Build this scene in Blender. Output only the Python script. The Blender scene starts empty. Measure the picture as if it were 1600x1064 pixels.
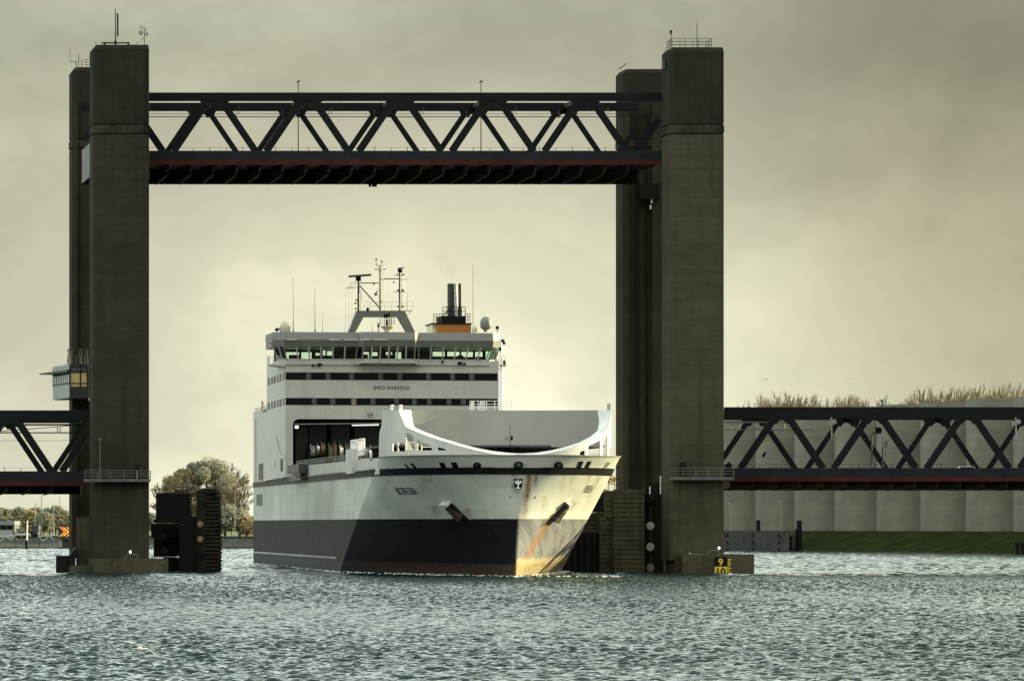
import bpy, bmesh, math, random
import numpy as np
from mathutils import Vector, Matrix
from math import sin, cos, pi, radians

random.seed(7)
RNG = np.random.default_rng(11)
SC = bpy.context.scene
COL = SC.collection

# ------------------------------------------------------------------ camera
F = 7100.0          # focal length in pixels of a 1600 px wide frame
HZ = 820.0          # pixel row of the horizon
CH = 5.6            # camera height over the water
cd = bpy.data.cameras.new('camera')
cam = bpy.data.objects.new('camera', cd)
COL.objects.link(cam)
cd.sensor_width = 36.0
cd.lens = F / 1600.0 * 36.0
cd.shift_y = (HZ - 532.0) / 1600.0
cd.clip_start = 1.0
cd.clip_end = 20000.0
cam.location = (0, 0, CH)
cam.rotation_euler = (pi / 2, 0, 0)
SC.camera = cam
SC.view_settings.view_transform = 'Standard'
SC.view_settings.look = 'None'
SC.view_settings.exposure = 1.2
SC.view_settings.gamma = 1.0
SC.render.resolution_x = 1024
SC.render.resolution_y = 680
SC.cycles.max_bounces = 6
SC.cycles.transparent_max_bounces = 8
SC.cycles.use_denoising = True

# ------------------------------------------------------------------ sun and sky
SUN_AZ = radians(68.0)      # measured from +Y (away from the camera) towards +X
SUN_EL = radians(12.0)
sd = Vector((sin(SUN_AZ) * cos(SUN_EL), cos(SUN_AZ) * cos(SUN_EL), sin(SUN_EL)))
sl = bpy.data.lights.new('sun', 'SUN')
sl.energy = 5.0
sl.angle = radians(0.6)
sl.color = (1.0, 0.88, 0.52)
so = bpy.data.objects.new('sun', sl)
so.rotation_euler = sd.to_track_quat('Z', 'Y').to_euler()
COL.objects.link(so)

W = bpy.data.worlds.new('World')
SC.world = W
W.use_nodes = True
nt = W.node_tree
for n in list(nt.nodes):
    nt.nodes.remove(n)


class NT:
    """small helper to write node trees"""
    def __init__(self, tree):
        self.t = tree
    def n(self, typ, **kw):
        nd = self.t.nodes.new(typ)
        for k, v in kw.items():
            setattr(nd, k, v)
        return nd
    def l(self, a, b):
        self.t.links.new(a, b)
    def put(self, sock, v):
        if isinstance(v, bpy.types.NodeSocket):
            self.l(v, sock)
        else:
            sock.default_value = v
    def math(self, op, a, b=None, c=None, clamp=False):
        nd = self.n('ShaderNodeMath', operation=op, use_clamp=clamp)
        self.put(nd.inputs[0], a)
        if b is not None:
            self.put(nd.inputs[1], b)
        if c is not None:
            self.put(nd.inputs[2], c)
        return nd.outputs[0]
    def mix(self, f, a, b, mode='MIX'):
        nd = self.n('ShaderNodeMix', data_type='RGBA', blend_type=mode)
        self.put(nd.inputs[0], f)
        for s, v in ((nd.inputs[6], a), (nd.inputs[7], b)):
            if isinstance(v, (tuple, list)):
                v = tuple(v) + ((1.0,) if len(v) == 3 else ())
            self.put(s, v)
        return nd.outputs[2]
    def ramp(self, f, stops, interp='LINEAR'):
        nd = self.n('ShaderNodeValToRGB')
        cr = nd.color_ramp
        cr.interpolation = interp
        while len(cr.elements) < len(stops):
            cr.elements.new(0.5)
        for e, (p, c) in zip(cr.elements, stops):
            e.position = p
            if not isinstance(c, (tuple, list)):
                c = (c, c, c)
            e.color = tuple(c) + ((1.0,) if len(c) == 3 else ())
        self.put(nd.inputs[0], f)
        return nd.outputs[0]
    def noise(self, vec, scale, detail=4.0, rough=0.55, dim='3D'):
        nd = self.n('ShaderNodeTexNoise', noise_dimensions=dim)
        if vec is not None:
            self.l(vec, nd.inputs['Vector'])
        nd.inputs['Scale'].default_value = scale
        nd.inputs['Detail'].default_value = detail
        nd.inputs['Roughness'].default_value = rough
        return nd.outputs[0]
    def mapping(self, vec, scale=(1, 1, 1), loc=(0, 0, 0)):
        nd = self.n('ShaderNodeMapping')
        self.l(vec, nd.inputs[0])
        nd.inputs['Location'].default_value = loc
        nd.inputs['Scale'].default_value = scale
        return nd.outputs[0]
    def maprange(self, v, a, b, c=0.0, d=1.0):
        nd = self.n('ShaderNodeMapRange')
        nd.interpolation_type = 'SMOOTHSTEP'
        self.put(nd.inputs[0], v)
        for i, x in enumerate((a, b, c, d)):
            nd.inputs[i + 1].default_value = x
        return nd.outputs[0]


w = NT(nt)
tc = w.n('ShaderNodeTexCoord')
vec = tc.outputs['Generated']
sep = w.n('ShaderNodeSeparateXYZ')
w.l(vec, sep.inputs[0])
sx, sy, sz = sep.outputs
zz = w.math('MAXIMUM', sz, 0.0)
zs = w.math('POWER', zz, 0.5)
SKY = [(0.0, (.78, .775, .585)), (.15, (.66, .655, .49)), (.25, (.52, .515, .38)), (.32, (.41, .406, .305)),
       (.37, (.46, .46, .38)), (.42, (2.6, 2.9, 2.66)), (.54, (2.1, 2.45, 2.25)), (.66, (.60, .74, .69)), (1.0, (.28, .35, .34))]
base = w.ramp(zs, SKY)
# broad overcast texture, stretched along the horizon
mv = w.mapping(vec, (1.0, 0.6, 1.7))
c1 = w.noise(mv, 9.0, 5.0, 0.55)
c2 = w.noise(w.mapping(vec, (1.0, 0.6, 1.5), (3.1, 0.7, 1.9)), 24.0, 7.0, 0.62)
cl = w.math('ADD', w.math('MULTIPLY', c1, 0.75), w.math('MULTIPLY', c2, 0.25))
clf = w.maprange(cl, 0.40, 0.60, 0.84, 1.15)
col = w.mix(1.0, base, clf, 'MULTIPLY')
# bright gap in the cloud low over the water, straight ahead
gx = w.math('POWER', w.math('DIVIDE', w.math('ADD', sx, 0.018), 0.086), 2.0)
gz = w.math('POWER', w.math('DIVIDE', w.math('SUBTRACT', sz, 0.050), 0.050), 2.0)
g = w.math('EXPONENT', w.math('MULTIPLY', w.math('ADD', gx, gz), -1.0))
g = w.math('MULTIPLY', g, w.maprange(sy, 0.0, 0.3))
col = w.mix(g, col, w.mix(1.0, col, (1.78, 1.755, 1.74), 'MULTIPLY'))
gr = w.math('MULTIPLY', w.maprange(sx, 0.030, 0.10), w.maprange(sy, 0.0, 0.3))
col = w.mix(w.math('MULTIPLY', gr, 0.60), col, w.mix(1.0, col, (.57, .545, .47), 'MULTIPLY'))
# the overcast behind the camera is a brighter plain grey, the left side a cool one
back = w.maprange(sy, 0.22, -0.35)
bsk = w.ramp(zs, [(0.0, (.42, .44, .40)), (.42, (.55, .57, .52)), (.62, (1.7, 1.74, 1.58)), (1.0, (1.9, 1.95, 1.8))])
col = w.mix(back, col, bsk)
left = w.math('MULTIPLY', w.maprange(sx, -0.3, -0.9), 0.85)
col = w.mix(left, col, (1.5, 1.72, 1.68))
nish = w.n('ShaderNodeTexSky', sky_type='NISHITA', sun_disc=False)
nish.sun_elevation = SUN_EL
nish.sun_rotation = SUN_AZ
nish.air_density = 1.5
nish.dust_density = 4.0
bg1 = w.n('ShaderNodeBackground')
w.l(col, bg1.inputs[0])
bg1.inputs[1].default_value = 0.435
bg2 = w.n('ShaderNodeBackground')
w.l(nish.outputs[0], bg2.inputs[0])
bg2.inputs[1].default_value = 0.05
ms = w.n('ShaderNodeMixShader')
ms.inputs[0].default_value = 0.05
w.l(bg1.outputs[0], ms.inputs[1])
w.l(bg2.outputs[0], ms.inputs[2])
wo = w.n('ShaderNodeOutputWorld')
w.l(ms.outputs[0], wo.inputs[0])

# ------------------------------------------------------------------ materials
MATS = {}


def M(name, colr, rough=0.6, var=0.25, scale=0.6, streak=0.0, streak_col=(.05, .04, .03), bands=0.0, band_scale=1.0,
      bump=0.0, bump_scale=4.0, metal=0.0, spec=0.5, spots=0.0, streak_scale=1.2):
    if name in MATS:
        return MATS[name]
    m = bpy.data.materials.new(name)
    MATS[name] = m
    m.use_nodes = True
    t = NT(m.node_tree)
    bs = m.node_tree.nodes['Principled BSDF']
    ob = t.n('ShaderNodeTexCoord').outputs['Object']
    n1 = t.noise(ob, scale, 6.0, 0.6)
    n2 = t.noise(ob, scale * 6.0, 4.0, 0.6)
    k = t.math('ADD', t.math('MULTIPLY', n1, 0.7), t.math('MULTIPLY', n2, 0.3))
    f = t.maprange(k, 0.3, 0.7, 1.0 - var, 1.0 + var)
    c = t.mix(1.0, colr, f, 'MULTIPLY')
    if bands:
        sp = t.n('ShaderNodeSeparateXYZ')
        t.l(ob, sp.inputs[0])
        fr = t.math('FRACT', t.math('MULTIPLY', sp.outputs[2], band_scale))
        ln = t.math('LESS_THAN', fr, 0.12)
        wob = t.noise(t.mapping(ob, (.05, .05, band_scale)), 1.7, 2.0)
        c = t.mix(1.0, c, t.maprange(wob, .3, .7, 1 - bands * .5, 1 + bands * .5), 'MULTIPLY')
        c = t.mix(t.math('MULTIPLY', ln, bands), c, t.mix(1.0, c, (.45, .45, .45), 'MULTIPLY'))
    if streak:
        ns = t.noise(t.mapping(ob, (streak_scale, streak_scale, .05)), 1.0, 5.0, 0.65)
        fs = t.maprange(ns, 0.5, 0.72, 0.0, streak)
        c = t.mix(fs, c, streak_col)
    if spots:
        nn = t.noise(ob, 3.1, 6.0, 0.75)
        c = t.mix(t.maprange(nn, .62, .72, 0, spots), c, streak_col)
    t.l(c, bs.inputs['Base Color'])
    rr = t.maprange(n2, .3, .7, max(0, rough - .08), min(1, rough + .08))
    t.l(rr, bs.inputs['Roughness'])
    bs.inputs['Metallic'].default_value = metal
    bs.inputs['Specular IOR Level'].default_value = spec
    if bump:
        b = t.n('ShaderNodeBump')
        b.inputs['Strength'].default_value = bump
        b.inputs['Distance'].default_value = 0.05
        t.l(t.noise(ob, bump_scale, 6.0, 0.65), b.inputs['Height'])
        t.l(b.outputs[0], bs.inputs['Normal'])
    return m


def leafmat(name, colr, *_):
    """thin leaves that let light through"""
    m = bpy.data.materials.new(name)
    m.use_nodes = True
    t = NT(m.node_tree)
    for nd in list(m.node_tree.nodes):
        m.node_tree.nodes.remove(nd)
    ob = t.n('ShaderNodeTexCoord').outputs['Object']
    c = t.mix(t.maprange(t.noise(ob, .35, 4.0, .6), .3, .7), tuple(x * .8 for x in colr), tuple(x * 1.25 for x in colr))
    d, tr, mx = t.n('ShaderNodeBsdfDiffuse'), t.n('ShaderNodeBsdfTranslucent'), t.n('ShaderNodeMixShader')
    t.l(c, d.inputs[0])
    t.l(c, tr.inputs[0])
    mx.inputs[0].default_value = .45
    t.l(d.outputs[0], mx.inputs[1])
    t.l(tr.outputs[0], mx.inputs[2])
    t.l(mx.outputs[0], t.n('ShaderNodeOutputMaterial').inputs[0])
    return m


def emit(name, colr, strength):
    m = bpy.data.materials.new(name)
    m.use_nodes = True
    bs = m.node_tree.nodes['Principled BSDF']
    bs.inputs['Base Color'].default_value = (*colr, 1)
    bs.inputs['Emission Color'].default_value = (*colr, 1)
    bs.inputs['Emission Strength'].default_value = strength
    return m


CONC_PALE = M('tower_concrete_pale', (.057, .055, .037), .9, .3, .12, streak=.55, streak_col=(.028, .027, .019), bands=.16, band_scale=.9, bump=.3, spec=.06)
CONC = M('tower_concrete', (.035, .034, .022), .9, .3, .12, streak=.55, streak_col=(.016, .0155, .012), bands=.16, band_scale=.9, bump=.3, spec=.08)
CONC2 = M('pier_concrete', (.062, .058, .038), .9, .35, .3, streak=.7, streak_col=(.014, .014, .010), bump=.5, spots=.4, spec=.1)
STEEL = M('truss_paint', (.0065, .0068, .0088), .5, .3, .4, streak=.2, streak_col=(.010, .008, .007), spec=.12)
STEELF = M('girder_paint', (.012, .015, .020), .55, .3, .3, streak=.5, streak_col=(.007, .008, .010), streak_scale=.8, spec=.12)
RED = M('red_oxide_paint', (.048, .011, .008), .6, .35, .4, streak=.5, streak_col=(.02, .007, .005), spec=.12)
DARK = M('dark_steel', (.007, .007, .007), .6, .3, .5, spec=.12)
RIB = M('crossbeam_paint', (.030, .027, .020), .6, .3, .5, spec=.12)
GALV = M('galvanised_steel', (.12, .13, .12), .5, .2, 1.0, metal=.2)
WHITE = M('white_paint', (.53, .535, .49), .42, .10, .35, streak=.30, streak_col=(.36, .33, .25), streak_scale=.7)
WHITE2 = M('white_gloss', (.80, .81, .80), .35, .06, .5)
GREYW = M('breakwater_grey', (.32, .32, .30), .5, .08, .3, streak=.12, streak_col=(.24, .22, .19))
BLACKP = M('black_paint', (.006, .006, .007), .5, .3, .8, spec=.12)
ORANGE = M('funnel_orange', (.30, .115, .012), .5, .12, .6)
GLASSD = M('dark_window', (.006, .006, .007), .35, .2, 1.0, spec=.12)
CURT = M('curtained_window', (.085, .10, .105), .4, .2, 2.0, spec=.2)
CURTW = M('lit_curtain', (.26, .23, .14), .4, .2, 2.0)
TIMBER = M('fender_timber', (.055, .050, .031), .9, .45, .5, streak=.6, streak_col=(.012, .012, .008), bands=.0, bump=.6, spec=.1)
SHEET = M('sheet_pile', (.011, .010, .008), .8, .4, .6, streak=.7, streak_col=(.022, .015, .009), spec=.1)
BRASS = M('brassy_disc', (.24, .16, .06), .5, .3, 2.0, spots=.5)
PALED = M('pale_disc', (.30, .30, .26), .6, .3, 2.0, spots=.6)
WALLC = M('wind_wall_concrete', (.165, .165, .122), .9, .25, .08, streak=.6, streak_col=(.10, .10, .075), streak_scale=.3, bands=.12, band_scale=.25)
GRASS = M('dike_grass', (.018, .0265, .006), .95, .5, .25, bump=.8, bump_scale=2.0, spec=.03)
STONE = M('bank_stone', (.055, .062, .054), .95, .4, .3, bump=.8, bump_scale=1.5)
LAND = M('far_land', (.09, .10, .05), .95, .3, .02)
BARK = M('bark', (.09, .075, .055), .95, .3, 1.0)
TWIG = M('bare_twigs', (.19, .15, .092), .95, .3, .4)
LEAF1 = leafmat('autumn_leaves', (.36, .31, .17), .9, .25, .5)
LEAF2 = leafmat('hazed_leaves', (.30, .30, .23), .9, .25, .5)  # both leaf colours are paled to carry the distance haze
YEL = M('gauge_yellow', (.62, .47, .03), .5, .1, 2.0)
LOUVRE = M('louvre_grey', (.05, .05, .05), .6, .2, 2.0)
CREAM = M('cream_paint', (.56, .53, .38), .5, .15, 1.0)
METAL = M('stainless_stack', (.62, .60, .55), .25, .1, 1.0, metal=.9)

# ------------------------------------------------------------------ mesh helpers
ROOT = {}


class MB:
    def __init__(self):
        self.v, self.f = [], []
    def add(self, vs, fs):
        o = len(self.v)
        self.v += [tuple(p) for p in vs]
        self.f += [tuple(i + o for i in f) for f in fs]
        return self
    def box(self, x0, x1, y0, y1, z0, z1):
        vs = [(x, y, z) for z in (z0, z1) for y in (y0, y1) for x in (x0, x1)]
        return self.add(vs, [(0, 2, 3, 1), (4, 5, 7, 6), (0, 1, 5, 4), (2, 6, 7, 3), (0, 4, 6, 2), (1, 3, 7, 5)])
    def quad(self, a, b, c, d):
        return self.add([a, b, c, d], [(0, 1, 2, 3)])
    def hexa(self, q0, q1):
        """solid between two quads given in the same order"""
        return self.add(list(q0) + list(q1), [(3, 2, 1, 0), (4, 5, 6, 7), (0, 1, 5, 4), (1, 2, 6, 5), (2, 3, 7, 6), (3, 0, 4, 7)])
    def bar(self, a, b, w_, h_=None, up=(0, 0, 1)):
        """rectangular bar from a to b: w_ across, h_ along 'up'"""
        a, b = Vector(a), Vector(b)
        h_ = h_ or w_
        d = (b - a).normalized()
        u = Vector(up)
        if abs(d.dot(u)) > .98:
            u = Vector((0, 1, 0)) if abs(d.y) < .9 else Vector((1, 0, 0))
        s = d.cross(u).normalized()
        u = s.cross(d).normalized()
        q = lambda p: [p + s * (i * w_ / 2) + u * (j * h_ / 2) for i, j in ((-1, -1), (1, -1), (1, 1), (-1, 1))]
        return self.hexa(q(a), q(b))
    def tube(self, a, b, r0, r1=None, n=8, cap=True):
        a, b = Vector(a), Vector(b)
        r1 = r0 if r1 is None else r1
        d = (b - a).normalized()
        u = Vector((0, 0, 1)) if abs(d.z) < .9 else Vector((1, 0, 0))
        s = d.cross(u).normalized()
        u = s.cross(d)
        vs = []
        for p, r in ((a, r0), (b, r1)):
            for i in range(n):
                an = 2 * pi * i / n
                vs.append(p + s * (cos(an) * r) + u * (sin(an) * r))
        fs = [(i, (i + 1) % n, n + (i + 1) % n, n + i) for i in range(n)]
        if cap:
            fs += [tuple(range(n - 1, -1, -1)), tuple(range(n, 2 * n))]
        return self.add(vs, fs)
    def lathe(self, c, prof, n=20, axis='z'):
        """prof: list of (radius, height)"""
        vs, fs = [], []
        for r, h in prof:
            for i in range(n):
                an = 2 * pi * i / n
                p = (cos(an) * r, sin(an) * r, h)
                if axis == 'y':
                    p = (p[0], h, p[1])
                elif axis == 'x':
                    p = (h, p[0], p[1])
                vs.append((c[0] + p[0], c[1] + p[1], c[2] + p[2]))
        for k in range(len(prof) - 1):
            for i in range(n):
                j = (i + 1) % n
                fs.append((k * n + i, k * n + j, k * n + n + j, k * n + n + i))
        fs.append(tuple(range(n - 1, -1, -1)))
        fs.append(tuple((len(prof) - 1) * n + i for i in range(n)))
        return self.add(vs, fs)
    def prism(self, poly, z0, z1):
        n = len(poly)
        vs = [(p[0], p[1], z0) for p in poly] + [(p[0], p[1], z1) for p in poly]
        fs = [tuple(range(n - 1, -1, -1)), tuple(range(n, 2 * n))]
        fs += [(i, (i + 1) % n, n + (i + 1) % n, n + i) for i in range(n)]
        return self.add(vs, fs)
    def plate(self, pts, off):
        """solid from a 3-D polygon pushed along the vector off"""
        n = len(pts)
        off = Vector(off)
        vs = [Vector(p) for p in pts] + [Vector(p) + off for p in pts]
        fs = [tuple(range(n - 1, -1, -1)), tuple(range(n, 2 * n))]
        fs += [(i, (i + 1) % n, n + (i + 1) % n, n + i) for i in range(n)]
        return self.add(vs, fs)
    def rail(self, pts, h, step=1.5, r=.03, nrails=2):
        """handrail along a polyline"""
        for a, b in zip(pts[:-1], pts[1:]):
            a, b = Vector(a), Vector(b)
            L = (b - a).length
            k = max(1, round(L / step))
            for i in range(k + 1):
                p = a.lerp(b, i / k)
                self.tube(p, p + Vector((0, 0, h)), r, n=5)
            for j in range(nrails):
                zz_ = Vector((0, 0, h * (j + 1) / nrails))
                self.tube(a + zz_, b + zz_, r * .8, n=5)
        return self
    def build(self, name, mat, parent=None, smooth=None, world=True):
        me = bpy.data.meshes.new(name)
        off = ROOT.get(parent.name, Vector((0, 0, 0))) if (parent is not None and world) else Vector((0, 0, 0))
        me.from_pydata([(p[0] - off.x, p[1] - off.y, p[2] - off.z) for p in self.v], [], self.f)
        bm = bmesh.new()
        bm.from_mesh(me)
        bmesh.ops.recalc_face_normals(bm, faces=bm.faces)
        bm.to_mesh(me)
        bm.free()
        if smooth is not None:
            me.shade_smooth()
            me.set_sharp_from_angle(angle=radians(smooth))
        for m in (mat if isinstance(mat, (list, tuple)) else [mat]):
            me.materials.append(m)
        o = bpy.data.objects.new(name, me)
        COL.objects.link(o)
        if parent is not None:
            o.parent = parent
            ROOT[o.name] = off
        return o


def tag(o, label=None, cat=None, group=None, kind=None):
    if label:
        o['label'] = label
    if cat:
        o['category'] = cat
    if group:
        o['group'] = group
    if kind:
        o['kind'] = kind
    return o


def thing(name, loc, label, cat, group=None, rz=0.0):
    o = bpy.data.objects.new(name, None)
    o.empty_display_size = .5
    COL.objects.link(o)
    o.location = loc
    o.rotation_euler = (0, 0, rz)
    ROOT[o.name] = Vector(loc)
    return tag(o, label, cat, group)


def copy_tree(o, parent=None):
    c = o.copy()
    COL.objects.link(c)
    if parent is not None:
        c.parent = parent
    for ch in [x for x in COL.objects if x.parent == o]:
        copy_tree(ch, c)
    return c


def P(px, py, Y):
    return Vector(((px - 800) / F * Y, Y, CH + (HZ - py) / F * Y))


def letters(body, size=1.0, bold=0.0):
    """flat mesh of a text as (verts, faces) in its own plane, baseline at 0"""
    cu = bpy.data.curves.new('lettering', 'FONT')
    cu.body = body
    cu.size = size
    cu.resolution_u = 3
    cu.offset = bold
    ob = bpy.data.objects.new('lettering', cu)
    COL.objects.link(ob)
    dg = bpy.context.evaluated_depsgraph_get()
    dg.update()
    me = ob.evaluated_get(dg).to_mesh()
    vs = [tuple(v.co) for v in me.vertices]
    fs = [tuple(p.vertices) for p in me.polygons]
    ob.evaluated_get(dg).to_mesh_clear()
    bpy.data.objects.remove(ob)
    bpy.data.curves.remove(cu)
    return vs, fs

# ================================================================== WATER
def wave_patch(x0, x1, y0, y1, st, comps, f0, f1, full=None):
    nx, ny = int((x1 - x0) / st[0]) + 1, int((y1 - y0) / st[1]) + 1
    X, Y = np.meshgrid(np.linspace(x0, x1, nx), np.linspace(y0, y1, ny))
    Z = np.zeros_like(X)
    for k, th, amp, ph in comps:
        arg = k * (X * cos(th) + Y * sin(th)) + ph
        Z += amp * (np.sin(arg) + .28 * np.cos(2 * arg))
    # gust patches make the chop uneven
    gx = np.sin(X * .045 + 1.3 * np.sin(Y * .017)) * np.sin(Y * .031 + 2.0 * np.sin(X * .02))
    Z *= .92 + .30 * gx
    Z *= 1 + 1.3 * np.exp(-((X - 4) / 11) ** 2 - ((Y - 484) / 14) ** 2)      # churned water at the bow
    Z *= np.clip(np.minimum(X - x0, x1 - X) / 3.0, 0, 1)
    if f0:
        Z *= np.clip((Y - y0) / f0, 0, 1)
    if f1:
        Z *= np.clip((y1 - Y) / f1, 0, 1)
    i = np.arange((ny - 1) * (nx - 1))
    q = (i // (nx - 1)) * nx + i % (nx - 1)
    return np.stack([X.ravel(), Y.ravel(), Z.ravel()], 1), np.stack([q, q + 1, q + nx + 1, q + nx], 1)


def make_water():
    def spectrum(n, lo, hi, slope, knee):
        out = []
        for i in range(n):
            lam = lo * (hi / lo) ** RNG.random()
            th = radians(-75) + RNG.normal(0, .62)
            k = 2 * pi / lam
            out.append((k, th, slope * (1.0 if lam < knee else (knee / lam) ** .9) / k, RNG.random() * 2 * pi))
        return out
    A = (-66.0, 66.0, 150.0, 500.0)
    Bq = (-125.0, 125.0, 500.0, 1068.0)
    comps = spectrum(140, .34, 2.1, .052, .75)
    vs, fq = wave_patch(-66, 66, 150.0, 285.0, (.15, .13), comps, 3.0, 0)
    v1, f1 = wave_patch(-66, 66, 285.0, 500.0, (.20, .20), comps, 0, 2.0)
    v2, f2 = wave_patch(*Bq, (.42, .55), spectrum(70, 1.5, 5.0, .040, 2.5), 2.0, 3.0)
    fq = np.vstack([fq, f1 + len(vs), f2 + len(vs) + len(v1)])
    vs = np.vstack([vs, v1, v2])
    # flat sheet round the patches, out to the horizon
    base = len(vs)
    D = 9000.0
    ring = np.array([[-D, -300, 0], [D, -300, 0], [D, 150, 0], [-D, 150, 0], [-D, 500, 0], [A[0], 150, 0], [A[0], 500, 0], [A[1], 150, 0], [A[1], 500, 0], [D, 500, 0],
                     [Bq[0], 500, 0], [Bq[0], 1068, 0], [-D, 1068, 0], [Bq[1], 500, 0], [Bq[1], 1068, 0], [D, 1068, 0], [-D, D, 0], [D, D, 0]], float)
    rq = np.array([[0, 1, 2, 3], [3, 5, 6, 4], [7, 2, 9, 8], [4, 10, 11, 12], [13, 9, 15, 14], [12, 15, 17, 16]]) + base
    vs = np.vstack([vs, ring])
    fq = np.vstack([fq, rq])
    me = bpy.data.meshes.new('water')
    me.vertices.add(len(vs))
    me.vertices.foreach_set('co', vs.ravel())
    me.loops.add(fq.size)
    me.loops.foreach_set('vertex_index', fq.ravel().astype(np.int32))
    me.polygons.add(len(fq))
    me.polygons.foreach_set('loop_start', np.arange(0, fq.size, 4))
    me.polygons.foreach_set('loop_total', np.full(len(fq), 4))
    me.update(calc_edges=True)
    me.shade_smooth()
    m = bpy.data.materials.new('canal_water')
    m.use_nodes = True
    t = NT(m.node_tree)
    bs = m.node_tree.nodes['Principled BSDF']
    ob = t.n('ShaderNodeTexCoord').outputs['Object']
    bs.inputs['Base Color'].default_value = (.011, .024, .020, 1)
    bs.inputs['Roughness'].default_value = .10
    bs.inputs['IOR'].default_value = 1.34
    n1 = t.noise(t.mapping(ob, (2.2, 1.3, 1)), 1.0, 5.0, .62)
    n2 = t.noise(t.mapping(ob, (.16, .07, 1)), 1.0, 4.0, .6)
    gust = t.maprange(t.noise(t.mapping(ob, (.012, .008, 1)), 1.0, 3.0, .6), .35, .65, .55, 1.0)
    h = t.math('ADD', t.math('MULTIPLY', n1, .32), t.math('MULTIPLY', n2, .2))
    b = t.n('ShaderNodeBump')
    t.l(gust, b.inputs['Strength'])
    b.inputs['Distance'].default_value = .55
    t.l(h, b.inputs['Height'])
    t.l(b.outputs[0], bs.inputs['Normal'])
    me.materials.append(m)
    o = bpy.data.objects.new('water', me)
    COL.objects.link(o)
    tag(o, kind='structure')


make_water()

# ================================================================== LAND
def make_land():
    # left bank: stone revetment, grass top, running back to the horizon
    b = MB()
    xs = np.linspace(-420, 36, 58)
    prof = [(0, -1.2), (0.0, .35), (5, 1.3), (6.2, 2.25), (16, 2.6), (60, 2.9)]
    rows = []
    for i, x in enumerate(xs):
        wob = 1.2 * sin(x * .13) + .8 * sin(x * .37 + 1)
        rows.append([(x, 1075 + wob + d, z + .12 * sin(x * .9 + d)) for d, z in prof])
    n = len(prof)
    vs = [p for r in rows for p in r]
    st = MB().add(vs, [(i * n + j, (i + 1) * n + j, (i + 1) * n + j + 1, i * n + j + 1) for i in range(len(xs) - 1) for j in range(3)])
    tag(st.build('quay', STONE), kind='structure')
    gr = MB().add(vs, [(i * n + j, (i + 1) * n + j, (i + 1) * n + j + 1, i * n + j + 1) for i in range(len(xs) - 1) for j in range(3, n - 1)])
    tag(gr.build('grass_bank', GRASS), kind='structure')
    r = MB().quad((-420, 1096, 2.95), (36, 1096, 2.95), (36, 1104, 2.97), (-420, 1104, 2.97))
    tag(r.build('road', M('asphalt', (.06, .06, .06), .9)), kind='structure')
    g = MB().quad((-9000, 1134, 2.6), (9000, 1134, 2.6), (9000, 12000, 2.6), (-9000, 12000, 2.6))
    tag(g.build('ground', LAND), kind='structure')
    # dike under the wind wall
    e, nn = Vector((-.366, .93, 0)), Vector((-.93, -.366, 0))
    O = Vector((108.3, 900, 0))
    prof = [(23, -1.0), (21, .2), (17, 1.5), (12, 3.6), (9.5, 4.25), (0, 4.5), (-60, 4.5), (-260, 3.2)]
    d = MB()
    vs, ts = [], np.linspace(-420, 215, 90)
    for t in ts:
        for k, (s, z) in enumerate(prof):
            p = O + e * t + nn * (s + (.5 * sin(t * .17) + .35 * sin(t * .51) if k in (1, 2, 3) else 0))
            vs.append((p.x, p.y, z + (.12 * sin(t * .33 + k) if k in (2, 3) else 0)))
    n = len(prof)
    d.add(vs, [(i * n + j, (i + 1) * n + j, (i + 1) * n + j + 1, i * n + j + 1) for i in range(len(ts) - 1) for j in range(n - 1)])
    tag(d.build('dike', GRASS, smooth=60), kind='structure')


make_land()

# ------------------------------------------------------------------ wind wall
def make_wind_wall():
    e, nn = Vector((-.366, .93, 0)), Vector((-.93, -.366, 0))
    rad, th = 9.0, .6
    proto = None
    words_ = ['tall curved concrete wind wall slab nearest the right edge of the photo',
              'curved concrete wind wall slab next after the slab at the right edge',
              'curved concrete wind wall slab third in from the right edge of the photo',
              'curved concrete wind wall slab seen behind the crossing struts in the middle of the right span',
              'curved concrete wind wall slab standing right above the jetty end post',
              'curved concrete wind wall slab above the jetty street lamp',
              'curved concrete wind wall slab just right of the bridge tower, above the jetty wall',
              'farthest curved concrete wind wall slab, half hidden by the right bridge tower']
    for i in range(-1, 8):
        k = i
        c = Vector((108.3, 900, 0)) + Vector((-7.5, 18.9, 0)) * k
        if i == -1:
            lab = 'curved concrete wind wall slab cut off by the right edge of the photo'
        else:
            lab = words_[i]
        if proto is None:
            b = MB()
            N = 28
            vs = []
            for z in (0, 26.4):
                for r in (rad, rad - th):
                    for q in range(N + 1):
                        a = pi * q / N
                        p = e * (cos(a) * r) + nn * (sin(a) * r)
                        vs.append((p.x, p.y, z))
            m = N + 1
            fs = []
            for q in range(N):
                fs += [(q, q + 1, 2 * m + q + 1, 2 * m + q), (m + q + 1, m + q, 3 * m + q, 3 * m + q + 1),
                       (2 * m + q, 2 * m + q + 1, 3 * m + q + 1, 3 * m + q), (q + 1, q, m + q, m + q + 1)]
            fs += [(0, 2 * m, 3 * m, m), (N, m + N, 3 * m + N, 2 * m + N)]
            b.add(vs, fs)
            o = proto = b.build('wind_wall_slab', WALLC, smooth=40)
        else:
            o = proto.copy()
            COL.objects.link(o)
        o.location = (c.x, c.y, 4.35)
        tag(o, lab, 'wind wall', 'curved concrete wind wall slabs on the dike')


make_wind_wall()

# ================================================================== BRIDGE
YB = 530.0
KS = -0.185         # the bridge is skewed: going back one metre shifts it left by this much


def bx(px, v):
    return (px - 800) / F * (YB + v)


def bz(py, v):
    return CH + (HZ - py) / F * (YB + v)


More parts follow.
